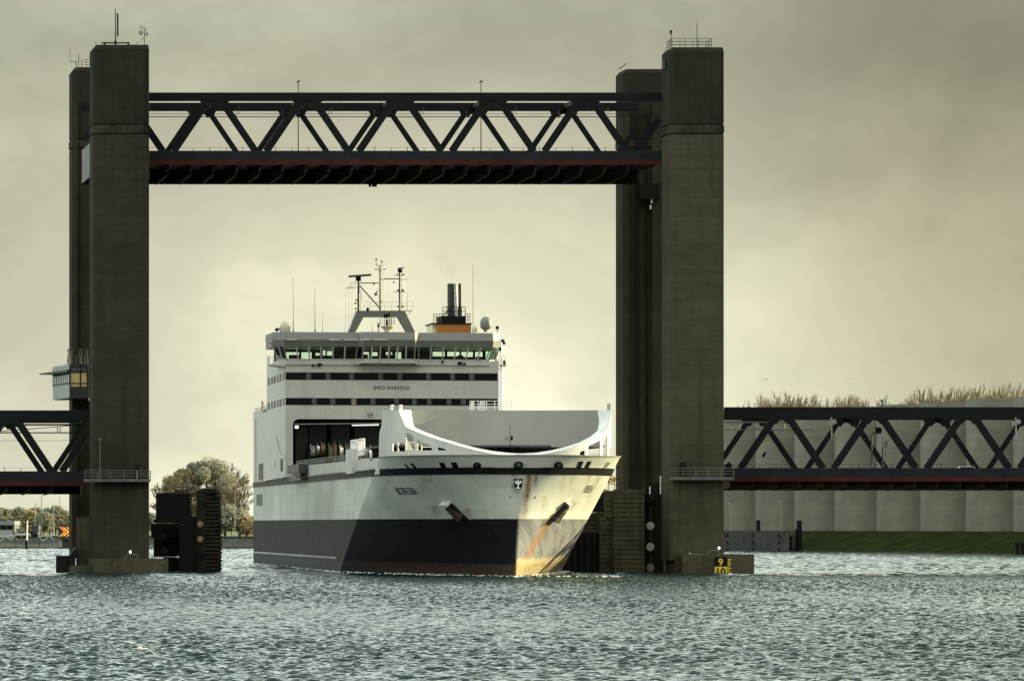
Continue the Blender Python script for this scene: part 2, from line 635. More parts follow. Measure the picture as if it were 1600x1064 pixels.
def chamfered(x0, x1, y0, D, c):
    s = lambda x, y: (x + KS * (y - y0), y)
    return [s(x0 + c, y0), s(x1 - .03, y0), s(x1, y0 + .03), s(x1, y0 + D - c), s(x1 - c, y0 + D), s(x0 + c, y0 + D), s(x0, y0 + D - c), s(x0, y0 + c)]


def tower(x0, x1, y0, D, ztop, zjoint, label, shaft=None):
    t = thing('bridge_tower', ((x0 + x1) / 2, y0 + D / 2, 1.5), label, 'bridge tower', 'concrete lift towers of the bridge')
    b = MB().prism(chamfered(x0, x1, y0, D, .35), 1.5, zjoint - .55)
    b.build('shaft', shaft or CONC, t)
    g = MB().prism(chamfered(x0 + .07, x1 - .07, y0 + .07, D - .14, .33), zjoint - .55, zjoint + .75)
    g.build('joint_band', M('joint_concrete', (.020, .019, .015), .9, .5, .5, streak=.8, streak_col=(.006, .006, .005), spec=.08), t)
    g = MB().prism(chamfered(x0 - .05, x1 + .05, y0 - .05, D + .1, .38), zjoint - .38, zjoint + .5)
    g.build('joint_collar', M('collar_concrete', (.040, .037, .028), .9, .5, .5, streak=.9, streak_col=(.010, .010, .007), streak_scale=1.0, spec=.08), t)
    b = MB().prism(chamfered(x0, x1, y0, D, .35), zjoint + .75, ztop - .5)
    # narrowing head
    p0 = chamfered(x0, x1, y0, D, .35)
    p1 = chamfered(x0 + .35, x1 - .12, y0 + .3, D - .6, .35)
    n = 8
    b.add([(p[0], p[1], ztop - .5) for p in p0] + [(p[0], p[1], ztop) for p in p1],
          [(i, (i + 1) % n, n + (i + 1) % n, n + i) for i in range(n)] + [tuple(range(n, 2 * n))])
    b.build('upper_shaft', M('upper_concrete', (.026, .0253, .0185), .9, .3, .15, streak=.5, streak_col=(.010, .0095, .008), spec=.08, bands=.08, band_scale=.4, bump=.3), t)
    return t


TZ = bz(70, 0)
TZR = bz(74, 0)
JZ = bz(203, 0)
TD = 4.8
XL0, XL1 = bx(145.5, 0), bx(233, 0)
XR0, XR1 = bx(1047, 0), bx(1131, 0)
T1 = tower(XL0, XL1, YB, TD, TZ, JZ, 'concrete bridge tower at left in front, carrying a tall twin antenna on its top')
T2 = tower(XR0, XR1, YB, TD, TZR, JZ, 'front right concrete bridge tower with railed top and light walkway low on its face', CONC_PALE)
V2 = 27.6
XF0, XF1 = bx(113, V2), bx(200, V2)
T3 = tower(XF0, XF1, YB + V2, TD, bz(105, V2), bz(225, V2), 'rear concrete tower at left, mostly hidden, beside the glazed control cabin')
XG0, XG1 = bx(974, V2), bx(1060, V2)
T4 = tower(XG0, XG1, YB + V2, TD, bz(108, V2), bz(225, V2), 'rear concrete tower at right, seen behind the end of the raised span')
# rear tower fronts carry pilasters and a steel guide channel
for t, px0, pxs in ((T4, 974, [(975, 983), (1019, 1033)]), (T3, 113, [(114, 122)])):
    b = MB()
    for a, c in pxs:
        b.box(bx(a, V2), bx(c, V2), YB + V2 - .55, YB + V2 + .02, 3.0, bz(160, V2))
    b.build('pilaster', CONC, t)
b = MB()
b.box(bx(993, V2), bx(999, V2), YB + V2 - .35, YB + V2 + .02, 4.0, bz(180, V2))
b.box(bx(1008, V2), bx(1012, V2), YB + V2 - .25, YB + V2 + .02, 4.0, bz(180, V2))
b.build('guide_channel', SHEET, T4)
b = MB()
b.box(bx(1000, V2 - 1), bx(1030, V2 - 1), YB + V2 - 1.4, YB + V2 - .56, bz(312, V2), bz(288, V2))
b.build('service_box', SHEET, T4)
b = MB().tube(P(1018.5, 310, YB + V2 - 1), P(1018, 318, YB + V2 - 1), .11, n=6)
b.tube(P(1016.5, 321, YB + V2 - 1), P(1016.5, 327, YB + V2 - 1), .11, n=6)
b.build('service_lamp', WHITE2, T4)
b = MB().box(bx(1035.5, 2.6), bx(1039, 2.6) - .02, YB + 2.0, YB + 2.6, bz(108, 2), bz(93, 2))
b.build('vent_window', CURT, T2)

# low walkways on the front faces of the two near towers
def walkway(t, px0, px1, pyt, pyd, dark_px):
    v = -1.1
    x0, x1 = bx(px0, v), bx(px1, v)
    zd, zt = bz(pyd, v), bz(pyt, v)
    b = MB().box(x0, x1, YB - 1.2, YB - .36 + .35, zd - .35, zd)
    fl = b.build('walkway', M('walkway_steel', (.07, .075, .07), .6, .3, 1.0), t)
    r = MB().rail([(x0 + .03, YB - .3, zd), (x0 + .03, YB - 1.15, zd), (x1 - .03, YB - 1.15, zd), (x1 - .03, YB - .3, zd)], zt - zd, 1.6, .035, 3)
    r.build('railing', GALV, t)
    d = MB()
    d.box(bx(dark_px, v), bx(dark_px + 9, v), YB - .72, YB - .22, zd + .05, zd + 1.7)
    d.box(bx(dark_px + 1, v), bx(dark_px + 8, v), YB - .78, YB - .72, zd + .2, zd + 1.55)
    d.build('equipment_cabinet', DARK, t)


walkway(T1, 131, 235, 735, 748, 210.5)
walkway(T2, 1047, 1147, 731, 745, 1062)
b = MB()
c = P(156.5, 748, YB - 1.1)
b.tube(c, P(156.5, 688, YB - 1.1), .06, .045, 6)
b.box(c.x - .18, c.x + .18, YB - 1.3, YB - .9, bz(688, -1), bz(685, -1))
b.build('lamp_pole', GALV, T1)

# tower top railing, right
b = MB()
za = TZR
x0, x1 = bx(1037.5, 2), bx(1111, 2)
b.rail([(x0 + .4, YB + 3.8, za), (x0 + .9, YB + .7, za), (x1, YB + .7, za), (x1 - .5, YB + 3.8, za), (x0 + .4, YB + 3.8, za)], 1.05, 1.6, .032, 3)
b.build('top_railing', SHEET, T2)
b = MB()
b.rail([(bx(127, V2), YB + V2 + .6, bz(105, V2)), (bx(142, V2), YB + V2 + .6, bz(105, V2))], .95, .6, .03, 3)
b.build('top_railing', SHEET, T3)


# ------------------------------------------------------------------ masts on the towers
def twin_antenna():
    p = P(180.5, 70, YB + 2)
    t = thing('antenna_mast', p, 'tall dark twin antenna on the middle of the left front tower top', 'antenna')
    b = MB().tube(p, P(180.5, 14, YB + 2), .07, .045, 8)
    b.tube(P(180.5, 64, YB + 2), p, .14, .16, 8)
    b.build('mast', DARK, t)
    MB().tube(P(184, 57, YB + 2), P(184, 22, YB + 2), .10, n=8).tube(P(180.5, 56, YB + 2), P(184, 56, YB + 2), .03, n=5).tube(P(180.5, 23, YB + 2), P(184, 23, YB + 2), .03, n=5).build('dipole', DARK, t)
    b = MB().box(bx(158.5, 2), bx(202.5, 2), YB + 1.9, YB + 2.1, bz(68.4, 2), bz(66.6, 2))
    for q in (162, 199):
        b.box(bx(q, 2), bx(q + 3, 2), YB + 1.85, YB + 2.15, TZ, bz(67.2, 2))
    b.build('base_frame', DARK, t)


twin_antenna()


def weather_mast():
    Y = YB + 2.2
    p = P(225.5, 71, Y)
    t = thing('weather_mast', p, 'small dark weather mast at the right corner of the left front tower top', 'weather mast')
    MB().tube(p, P(225.5, 43, Y), .045, n=6).tube(P(212, 70, Y), P(225.5, 58.5, Y), .025, n=5).build('pole', DARK, t)
    b = MB().tube(P(219, 44, Y), P(226, 45.5, Y), .02, n=5)
    for q, r in ((218.5, 43), (220.5, 40.8), (222.5, 44.5)):
        b.lathe(P(q, r, Y), [(.02, -.07), (.09, 0), (.02, .07)], 8)
    b.tube(P(228.5, 46, Y), P(228.5, 50, Y), .06, .03, 6)
    b.build('anemometer', DARK, t)
    for q, r, s in ((220, 52, .28), (229.5, 54, .2)):
        b = MB().lathe(P(q, r, Y), [(s, -.12), (s * 1.02, .1), (s * .5, .25)], 12, axis='y')
        b.tube(P(q, r, Y), P(225.5, r, Y), .03, n=5)
        b.build('lamp', M('lamp_glass', (.25, .25, .22), .3), t)


weather_mast()


def small_mast(name, pts, lab, cat='antenna', mat=DARK, r=.04):
    t = thing(name, pts[0][0], lab, cat)
    b = MB()
    for a, c, rr in pts:
        b.tube(a, c, rr, rr * .8, 6)
    b.build('pole', mat, t)
    return t


Y = YB + V2 + 1
small_mast('antenna', [(P(119, 105, Y), P(119, 96, Y), .06), (P(109.5, 96.5, Y), P(119.5, 97.5, Y), .035), (P(109.5, 97, Y), P(109.5, 75, Y), .025)],
           'thin bent whip antenna on the left end of the rear left tower top')
small_mast('antenna', [(P(122.8, 105, Y), P(122.8, 84, Y), .045)], 'short straight rod antenna beside the railing of the rear left tower top')
Y = YB + 1.2
t = small_mast('horn_mast', [(P(1048.5, 74, Y), P(1048.5, 52, Y), .05)], 'short mast with a black cone head on the railed right tower', 'mast')
MB().lathe(P(1048.5, 52, Y), [(.06, -.25), (.16, .2), (.17, .3)], 10).build('cone_head', DARK, t)
small_mast('antenna', [(P(1089, 74, Y), P(1089, 37, Y), .05), (P(1089, 38, Y), P(1089, 32, Y), .02)], 'tall thin whip antenna on the railed right tower')
Y = YB + V2 + 1
small_mast('antenna', [(P(967, 109, Y), P(979, 99.5, Y), .06)], 'short leaning rod at the left corner of the rear right tower top')
Y = YB + 1.5
small_mast('antenna', [(P(150, 70, Y), P(150, 65, Y), .05)], 'tiny stub antenna near the left corner of the left front tower top')
b = None


# ------------------------------------------------------------------ spans
def span(label, top_py, chord_py, bot_py, bot2_py, red_py, under_py, x0px, x1px, node_px, period, v1, v2, posts=True, deepb=1.3, floor=True):
    """warren truss span; pixel rows are those of its near truss"""
    xa, xb = bx(x0px, v1), bx(x1px, v1)
    zt, zc, zb, zb2, zr = (bz(q, v1) for q in (top_py, chord_py, bot_py, bot2_py, red_py))
    zu = bz(under_py, v2)
    t = thing('truss_span', ((xa + xb) / 2, YB + (v1 + v2) / 2, zb), label, 'bridge span', 'steel truss spans of the bridge')
    pm = period / F * (YB + v1)
    xn = bx(node_px, v1)
    th = .55
    for v in (v1, v2):
        sh = KS * (v - v1)
        y0, y1 = YB + v, YB + v + th
        lo, hi = xa + sh, xb + sh
        MB().box(lo, hi, y0, y1, zc, zt).build('top_chord', STEEL, t)
        MB().box(lo, hi, y0 - .02, y1 + .02, zb2, zb).build('bottom_chord', STEELF, t)
        k0 = int(math.floor((xa - xn) / pm)) - 1
        k1 = int(math.ceil((xb - xn) / pm)) + 1
        dw = .84 if v == v1 else .66
        for k in range(k0, k1 + 1):
            top = xn + k * pm + sh
            if lo + 1 < top < hi - 1:
                g = MB()
                hw = 1.75
                pts = [(top - hw, y0 + .03, zc + .02), (top + hw, y0 + .03, zc + .02), (top + 1.38, y0 + .03, zc - .62)]
                pts += [(top + .62 * cos(q), y0 + .03, zc - .95 + .62 * sin(q)) for q in np.linspace(.25, pi - .25, 9)]
                pts += [(top - 1.38, y0 + .03, zc - .62)]
                g.plate(pts, (0, th - .06, 0))
                g.build('gusset', STEEL, t)
            for sgn in (-1, 1):
                bxx = top + sgn * (pm / 2 - .62)
                a = Vector((top + sgn * .75, (y0 + y1) / 2, zc + .1))
                c = Vector((bxx, (y0 + y1) / 2, zb - .05))
                # clip at the span's ends
                def cut(p, q, lim, keep_less):
                    f = (lim - p.x) / (q.x - p.x)
                    return p.lerp(q, f)
                l, h = lo + .3, hi - .3
                if (a.x < l and c.x < l) or (a.x > h and c.x > h):
                    continue
                if a.x < l: a = cut(a, c, l, 0)
                elif a.x > h: a = cut(a, c, h, 0)
                if c.x < l: c = cut(a, c, l, 0)
                elif c.x > h: c = cut(a, c, h, 0)
                MB().bar(a, c, th - .1, dw, up=(1, 0, 0) if abs(c.z - a.z) > .1 else (0, 0, 1)).build('diagonal', STEEL, t)
    # cross members between the two top chords
    k0 = int(math.floor((xa - xn) / pm)) - 1
    for k in range(k0, k0 + 40):
        p = xn + k * pm
        if xa + 1 < p < xb - 1:
            MB().bar((p, YB + v1 + th, zc + .42), (p + KS * (v2 - v1), YB + v2, zc + .42), .6, .55).build('top_brace', STEEL, t)
    # deck edge girder, deck plate and the deep cross beams under it
    MB().box(xa, xb, YB + v1 - .06, YB + v1 + .5, zr, zb2 - .004).build('edge_girder', RED, t)
    d = MB()
    s = KS * (v2 - v1)
    d.hexa([(xa, YB + v1 + .5, zb2 - .4), (xb, YB + v1 + .5, zb2 - .4), (xb + s, YB + v2 + .4, zb2 - .4), (xa + s, YB + v2 + .4, zb2 - .4)],
           [(xa, YB + v1 + .5, zb2 - .1), (xb, YB + v1 + .5, zb2 - .1), (xb + s, YB + v2 + .4, zb2 - .1), (xa + s, YB + v2 + .4, zb2 - .1)])
    d.build('deck', DARK, t)
    MB().box(xa + s, xb + s, YB + v2, YB + v2 + .5, zu, zb2 - .1).build('rear_girder', DARK, t)
    n = int((xb - xa) / 2.72)
    for i in range(n):
        x = xa + .9 + i * 2.72
        c = MB()
        y0, y1 = YB + v1 + .5, YB + v2
        prof = [(0, zb2 - .4), (0, zr - .02), (.22, zr - deepb * .62), (.9, zr - deepb * .82), (y1 - y0, zr - deepb), (y1 - y0, zb2 - .4)]
        c.plate([(x + KS * (q + .5), y0 + q, z) for q, z in prof], (.07, 0, 0))
        # bottom flange
        for (qa, za_), (qb, zb_) in zip(prof[1:4], prof[2:5]):
            c.hexa([(x - .10 + KS * (qa + .5), y0 + qa, za_ - .05), (x + .17 + KS * (qa + .5), y0 + qa, za_ - .05), (x + .17 + KS * (qb + .5), y0 + qb, zb_ - .05), (x - .10 + KS * (qb + .5), y0 + qb, zb_ - .05)],
                   [(x - .10 + KS * (qa + .5), y0 + qa, za_), (x + .17 + KS * (qa + .5), y0 + qa, za_), (x + .17 + KS * (qb + .5), y0 + qb, zb_), (x - .10 + KS * (qb + .5), y0 + qb, zb_)])
        c.build('cross_beam', RIB, t)
    if posts:
        r = MB()
        n = int((xb - xa) / 1.95)
        for i in range(n + 1):
            x = xa + i * 1.95 + .3
            r.tube((x, YB + v1 + .3, zb), (x, YB + v1 + .3, zb + .42 + .12 * (i % 2)), .035, n=4)
        r.tube((xa, YB + v1 + .3, zb + .4), (xb, YB + v1 + .3, zb + .4), .012, n=4)
        r.build('parapet', SHEET, t)
    return t


VA, VB = 7.0, 20.0
S1 = span('raised steel lift span hanging high between the four concrete towers, above the ship', 145, 158, 236, 250, 258, 288, 143, 1034, 335, 145, VA, VB)
# overhead line inside the raised span
b = MB()
for py in (178.6, 183):
    b.tube(P(233, py, YB + 13), P(1040, py, YB + 13), .045 if py > 180 else .03, n=4)
for k, px in enumerate(range(297, 1000, 72)):
    b.tube(P(px, 172, YB + 13), P(px, 183, YB + 13), .035, n=4)
    if k % 2 == 1:
        b.tube(P(px + 5, 168, YB + 13), P(px + 5, 178.6, YB + 13), .035, n=4)
b.build('overhead_line', DARK, S1)
# grey end portal of the raised span, between the left towers
b = MB()
sA, sB = bx(143, VA), bx(143, VA) + KS * 12
b.plate([(sA - .05, YB + VA, bz(222, VA)), (sA - .05, YB + VA, bz(275, VA)), (sB - .05, YB + VA + 12, bz(275, VA)), (sB - .05, YB + VA + 12, bz(222, VA))], (.1, 0, 0))
b.build('end_panel', M('end_panel_grey', (.075, .085, .08), .5, .2, .3), S1)
b = MB()
for px in (578, 583, 587):
    b.lathe(P(px, 289, YB + 19), [(.14, -.25), (.18, 0), (.1, .2)], 8)
b.build('signal_lamp', DARK, S1)

for px, lab in ((466, 'thin lamp post on the raised span above the ship mast, left of the pair'), (751.5, 'thin lamp post on the raised span above the ship funnel, right of the pair')):
    Y = YB + 13
    t = thing('lamp_post', P(px, 240, Y), lab, 'lamp post', 'lamp posts on the raised span')
    MB().tube(P(px, 240, Y), P(px, 128, Y), .07, .05, 6).build('post', DARK, t)
    MB().bar(P(px - 2.4, 129, Y), P(px + 2.6, 126.5, Y), .25, .14).build('lamp_head', DARK, t)

S2 = span('low steel approach span at the right, running off past the wind wall', 636, 652, 731, 745, 752, 766, 1131.5, 2600, 1367, 145.5, VA, VB, deepb=.95)
S3 = span('low steel approach span at the left edge, ending behind the left towers', 641, 657, 736, 752, 759, 772, -900, 142, 16, 144, VA, VB, deepb=.95)
b = MB()
for px0, py0, px1, py1, r in ((-300, 663.5, 141, 663.5, .10), (-300, 676, 141, 676, .07), (-300, 690, 113, 688, .02), (0, 674, 108, 665, .04), (90, 666, 90, 676, .05), (94, 666, 94, 676, .05)):
    b.tube(P(px0, py0, YB + 13), P(px1, py1, YB + 13), r, n=4)
b.build('overhead_line', DARK, S3)
b = MB()
b.bar(P(1131, 659.5, YB + 13), P(1238, 659.5, YB + 13), .2, .18)
b.bar(P(1131, 671.6, YB + 13), P(1272, 671.6, YB + 13), .12, .10)
for px in (1142, 1156, 1226):
    b.tube(P(px, 660, YB + 13), P(px, 671, YB + 13), .04, n=4)
b.tube(P(1178, 669, YB + 13), P(1200, 667, YB + 13), .05, n=4)
for py in (680, 692):
    b.tube(P(1240, py - 6, YB + 12), P(2400, py, YB + 12), .014, n=3)
b.build('overhead_line', GALV, S2)
MB().box(bx(1236, 13), bx(1241, 13), YB + 12.6, YB + 13.2, bz(662, 13), bz(657.5, 13)).build('line_lamp', WHITE2, S2)
for px in (1299, 1587):
    b = MB()
    b.tube(P(px, 652, YB + 13), P(px + .5, 687, YB + 13), .10, .08, 6)
    b.bar(P(px - 6, 658, YB + 13), P(px + 9, 660, YB + 13), .10, .10)
    for q in range(5):
        b.lathe(P(px - 4 + q * 2.4, 663 - q, YB + 13), [(.05, -.3), (.16, -.15), (.10, 0), (.16, .12), (.05, .3)], 8)
    b.build('line_insulator', M('insulator_white', (.25, .26, .23), .4, .2, 2.0), S2)


def signal_post(px, pyb, pyt, lab, arm=False):
    Y = YB + 11
    t = thing('signal_post', P(px, pyb, Y), lab, 'rail signal')
    b = MB().tube(P(px, pyb, Y), P(px, pyt, Y), .10, .08, 8)
    if arm:
        b.bar(P(px, pyt, Y), P(px + 13, pyt - .5, Y), .16, .16)
    b.build('post', M('signal_post_grey', (.05, .05, .045), .5), t)
    b = MB()
    if arm:
        for q in (8.5, 13):
            b.lathe(P(px + q, pyt - 4, Y), [(.10, -.3), (.22, -.25), (.22, .35), (.1, .45)], 10)
            b.tube(P(px + q, pyt - 3, Y), P(px + q, pyt, Y), .05, n=5)
        b.build('signal_head', DARK, t)
    else:
        for q in range(4):
            b.box(bx(px - 1, 11), bx(px + 1.2, 11), YB + 10.7, YB + 11.2, bz(pyt + q * 4 + 2.5, 11), bz(pyt + q * 4, 11))
        b.build('sign_plates', PALED, t)


signal_post(1362, 729, 677, 'dark gantry rail signal with two black lamps on its arm, on the right span', True)
signal_post(1379, 729, 681, 'pale slim post with stacked plates on the right span, beside the gantry signal')
t = thing('warning_sign', P(1384, 690, YB + 12), 'small lattice sign board beside the pale post on the right span', 'sign')
b = MB()
for q in range(4):
    b.bar(P(1380.5, 690 + q * 2.6, YB + 11.4), P(1387, 690 + q * 2.6, YB + 11.4), .06, .10)
b.box(bx(1383.4, 11.4), bx(1384.2, 11.4), YB + 11.45, YB + 11.5, bz(730, 11.4), bz(690, 11.4))
b.build('slats', M('signal_slat', (.06, .06, .05), .5), t)
t = thing('railway_signal', P(1192, 729, YB + 9), 'short striped signal post with round lamps just right of the right tower', 'rail signal')
b = MB()
for q in range(6):
    b.tube(P(1192, 729 - q * 2.2, YB + 9), P(1192, 727.4 - q * 2.2, YB + 9), .09, n=6)
b.build('post', PALED, t)
b = MB()
for q, r in ((1195, 708.5), (1193, 711.5)):
    b.lathe(P(q, r, YB + 9), [(.16, -.15), (.2, .1)], 10, axis='y')
    b.tube(P(q, r, YB + 9), P(1192, 715, YB + 9), .05, n=5)
b.build('lamp', DARK, t)
# lamp bracket on the top chord
t = thing('beacon_lamp', P(1378, 636, YB + VA + .3), 'small dark beacon on top of the right span', 'lamp')
MB().tube(P(1378, 636, YB + VA + .3), P(1378, 627, YB + VA + .3), .07, n=6).build('stem', DARK, t)
MB().lathe(P(1378, 626, YB + VA + .3), [(.05, -.1), (.2, 0), (.16, .12)], 10).build('head', DARK, t)


# ------------------------------------------------------------------ cars
def car(loc, rz, body_col, lab, group):
    t = thing('parked_car' if group.startswith('cars parked') else 'passing_car', loc, lab, 'car', group, rz)
    m = M('car_paint_%d' % int(body_col[0] * 1000), body_col, .3, .05, 1.0)
    L = [(-2.15, .35), (-2.2, .75), (-1.9, .95), (-1.45, 1.0), (-.75, 1.42), (.75, 1.44), (1.55, .98), (2.1, .88), (2.2, .6), (2.15, .35)]
    b = MB()
    lo = [(x, -.82, z) for x, z in L]
    b.plate(lo, (0, 1.64, 0))
    b.build('body', m, t, world=False)
    b = MB()
    for s in (-.835, .825):
        b.plate([(-1.35, s, 1.0), (-.72, s, 1.34), (.70, s, 1.36), (1.40, s, 1.0)], (0, .012, 0))
    b.build('window', GLASSD, t, world=False)
    for x in (-1.35, 1.3):
        for s in (-.84, .66):
            MB().lathe((x, s, .32), [(.2, -.01), (.32, 0), (.32, .18), (.2, .19)], 14, axis='y').build('wheel', DARK, t, world=False)
    for s in (-.6, .6):
        MB().box(-2.22, -2.16, s - .15, s + .15, .62, .78).build('headlight', WHITE2, t, world=False)
    return t


c = P(1509, 729.5, YB + 12)
car((c.x, c.y, bz(745, VA) - .12), 0, (.7, .7, .7), 'white car driving on the right span, only its roof showing over the girder', 'cars on the bridge')


# ------------------------------------------------------------------ control cabin
def cabin():
    # front wall is turned to the camera, the long glazed side looks along the canal
    v = 18.0
    xl, xr = bx(108.5, v), bx(138.5, v)
    zt, zb = bz(569, v), bz(622, v)
    t = thing('control_cabin', ((xl + xr) / 2, YB + v, zb), 'glazed control cabin hung on the rear left tower, lit yellow inside', 'control cabin')
    bl = bx(82.5, v + 9.4)          # rear left corner
    yb_ = YB + v + 9.4
    def side(f, z):                   # point on the long side: f 0 front .. 1 rear
        return Vector((xl + (bl - xl) * f, YB + v + 9.4 * f, z))
    def slab(f0, f1, z0, z1, out, mat, name, parent=t):
        o = Vector((-.93, -.36, 0)) * out
        b = MB().hexa([side(f0, z0) + o, side(f1, z0) + o, side(f1, z0) - Vector((-.93, -.36, 0)) * .15, side(f0, z0) - Vector((-.93, -.36, 0)) * .15],
                      [side(f0, z1) + o, side(f1, z1) + o, side(f1, z1) - Vector((-.93, -.36, 0)) * .15, side(f0, z1) - Vector((-.93, -.36, 0)) * .15])
        return b.build(name, mat, parent)
    H = zt - zb
    frame = M('cabin_frame', (.007, .007, .007), .5)
    pan = M('cabin_panel', (.20, .22, .225), .35, .1, .5)
    glass = M('cabin_glass', (.40, .45, .44), .12, .12, .8)
    slab(0, 1, zb + .06, zb + H * .42, 0, pan, 'lower_panel')
    slab(0, 1, zb + H * .42, zb + H * .47, .06, frame, 'sill')
    for i in range(9):
        slab(i / 9 + .012, (i + 1) / 9 - .012, zb + H * .47, zb + H * .70, .0, glass, 'window')
    slab(0, 1, zb + H * .78, zb + H * .93, 0, glass, 'upper_window')
    slab(0, 1, zb + H * .93, zb + H, .03, pan, 'roof_edge')
    for i in range(10):
        slab(max(0, i / 9 - .012), min(1, i / 9 + .012), zb + H * .42, zb + H * .93, .04, frame, 'mullion')
    # sun canopy
    b = MB()
    o = Vector((-.93, -.36, 0)) * 1.7
    a0, a1 = side(-.02, zb + H * .76), side(1.0, zb + H * .76)
    b.hexa([a0, a1, a1 + o, a0 + o * .2], [a0 + Vector((0, 0, .35)), a1 + Vector((0, 0, .35)), a1 + o + Vector((0, 0, .15)), a0 + o * .2 + Vector((0, 0, .3))])
    b.build('canopy', frame, t)
    # body behind the front wall
    b = MB()
    y0 = YB + v
    q0 = [(xl, y0 + .2, zb), (xr, y0 + .2, zb), (xr + KS * 9, yb_, zb), (bl + .2, yb_, zb)]
    for z0, z1 in ((zb, zb + .1), (zt - .12, zt)):
        b.hexa([(p[0], p[1], z0) for p in q0], [(p[0], p[1], z1) for p in q0])
    b.box(xl + .16, xr - .1, y0 + 2.6, y0 + 2.75, zb + .1, zt - .12)
    b.build('floor_and_roof', frame, t)
    # front wall: frame with two window fields, warm light behind
    b = MB()
    X = lambda px: bx(px, v)
    Z = lambda py: bz(py, v)
    for a, c, r0, r1 in ((108.5, 110.7, 569, 622), (124.6, 126.8, 569, 604), (135, 138.5, 569, 622), (110.7, 135, 569, 574), (110.7, 135, 578.5, 582.5), (110.7, 135, 598, 599.4), (110.7, 135, 604, 622)):
        b.box(X(a), X(c), y0, y0 + .2, Z(r1), Z(r0))
    b.build('front_frame', frame, t)
    lit = emit('lit_cabin_blind', (.30, .24, .09), .12)
    MB().box(X(110.7), X(124.6), y0 + .12, y0 + .16, Z(598), Z(582.5)).build('lit_window', lit, t)
    MB().box(X(126.8), X(135), y0 + .12, y0 + .16, Z(598), Z(582.5)).build('lit_window', lit, t)
    MB().box(X(110.7), X(135), y0 + .12, y0 + .16, Z(604), Z(599.4)).build('lit_window', lit, t)
    MB().box(X(110.7), X(124.6), y0 + .12, y0 + .16, Z(578.5), Z(574)).build('dim_window', CURT, t)
    MB().box(X(126.8), X(135), y0 + .12, y0 + .16, Z(578.5), Z(574)).build('dim_window', CURT, t)
    # brackets to the tower
    b = MB()
    b.bar((X(133), YB + v + 2, zb - .05), (X(140), YB + V2 + .4, zb - .1), .4, .4)
    b.bar((X(120), YB + v + 5, zb - .1), (X(126), YB + V2 + .4, zb - .1), .4, .4)
    b.box(X(136), X(143), YB + v + 1.0, YB + V2 + .2, zb + .2, zt - .6)
    b.build('bracket', frame, t)
    # roof railing and vents
    b = MB()
    b.rail([(X(99.5), YB + v + 4.5, zt), (X(112), YB + v + .6, zt), (X(137), YB + v + .6, zt)], 1.0, .55, .03, 2)
    b.build('roof_railing', frame, t)
    b = MB()
    for px in (104.5, 109.8, 121.5, 125, 131.5, 134):
        b.tube((X(px), YB + v + 1.6, zt), (X(px), YB + v + 1.6, zt + 1.75), .07, n=6)
        b.box(X(px - 1.6), X(px + 1.6), YB + v + 1.4, YB + v + 1.8, zt + 1.72, zt + 1.84)
    b.build('roof_vent', M('vent_metal', (.06, .06, .05), .5), t)
    MB().lathe((X(141), YB + v + .8, zb + .25), [(.10, -.12), (.13, 0), (.10, .12)], 8).build('lamp', WHITE2, t)


cabin()

# ------------------------------------------------------------------ piers and fenders
def pier(parts_, lab, px):
    t = thing('bridge_pier', (bx(px, 0), YB, 0), lab, 'bridge pier', 'concrete piers under the towers')
    b = MB()
    for a, c, top, y0, y1 in parts_:
        z = CH + (HZ - top) / F * y0
        b.prism([((a - 800) / F * y0, y0), ((c - 800) / F * y0, y0), ((c - 800) / F * y0 + KS * (y1 - y0), y1), ((a - 800) / F * y0 + KS * (y1 - y0), y1)], -2.5, z)
    b.build('plinth', CONC2, t)
    return t


PR1 = pier([(147, 263, 873, 526.4, 540), (115, 146.5, 884, 527.5, 541)], 'low concrete pier footing at the left with a bright lamp and hand hoop', 200)
PR2 = pier([(1066, 1178.5, 866, 526.4, 540)], 'low concrete pier footing at the right carrying the yellow depth gauge', 1120)
b = MB()
b.box(bx(90, 6), bx(109, 6), YB + 4, YB + 10, -1, bz(868, 6))
b.plate([(bx(108, 3), YB + 3, -1), (bx(118, 3), YB + 3, -1), (bx(118, 3), YB + 3, bz(855, 3)), (bx(108, 3), YB + 3, bz(868, 3))], (-.5, 4, 0))
b.build('mooring_block', DARK, PR1)
b = MB()
b.box(bx(116, 3), bx(143, 3), YB + 5.2, YB + 8, -1.5, bz(808, 3))
b.build('side_wall', CONC2, PR1)


def hoop(px0, px1, py0, py1, Y, parent):
    b = MB()
    pts = []
    for i in range(13):
        a = pi * i / 12
        pts.append(P((px0 + px1) / 2 - cos(a) * (px1 - px0) / 2, py0 - (sin(a) ** .5) * (py0 - py1), Y))
    for a, c in zip(pts[:-1], pts[1:]):
        b.tube(a, c, .06, n=6)
    b.build('hand_hoop', GALV, parent)


hoop(196.5, 215.5, 873, 865.5, 528, PR1)
hoop(1107, 1124.5, 866, 859.5, 528, PR2)
for px, py, bs_, lab in ((203.5, 862, 873, 'small bright lamp on the left pier footing'), (1123.5, 856, 866, 'small bright lamp on the right pier footing')):
    Y = 528.6
    t = thing('pier_lamp', P(px, bs_, Y), lab, 'lamp', 'lamps on the pier footings')
    MB().tube(P(px, bs_, Y), P(px, py, Y), .05, n=6).build('stem', GALV, t)
    MB().lathe(P(px, py, Y), [(.05, -.13), (.13, -.05), (.13, .07), (.05, .16)], 10).build('lamp_head', emit('lamp_white' + str(px), (1, .93, .95), 1.3), t)
b = MB().tube(P(236, 870, 527), P(277, 870, 527), .06, n=6).tube(P(234, 896, 526.2), P(262, 872, 526.2), .03, n=5)
b.build('mooring_bar', GALV, PR1)
MB().lathe(P(278, 870, 527), [(.1, -.15), (.2, 0), (.1, .15)], 8).build('bar_end', PALED, PR1)
b = MB().tube(P(1078, 865.5, 527), P(1104, 865.5, 527), .05, n=6)
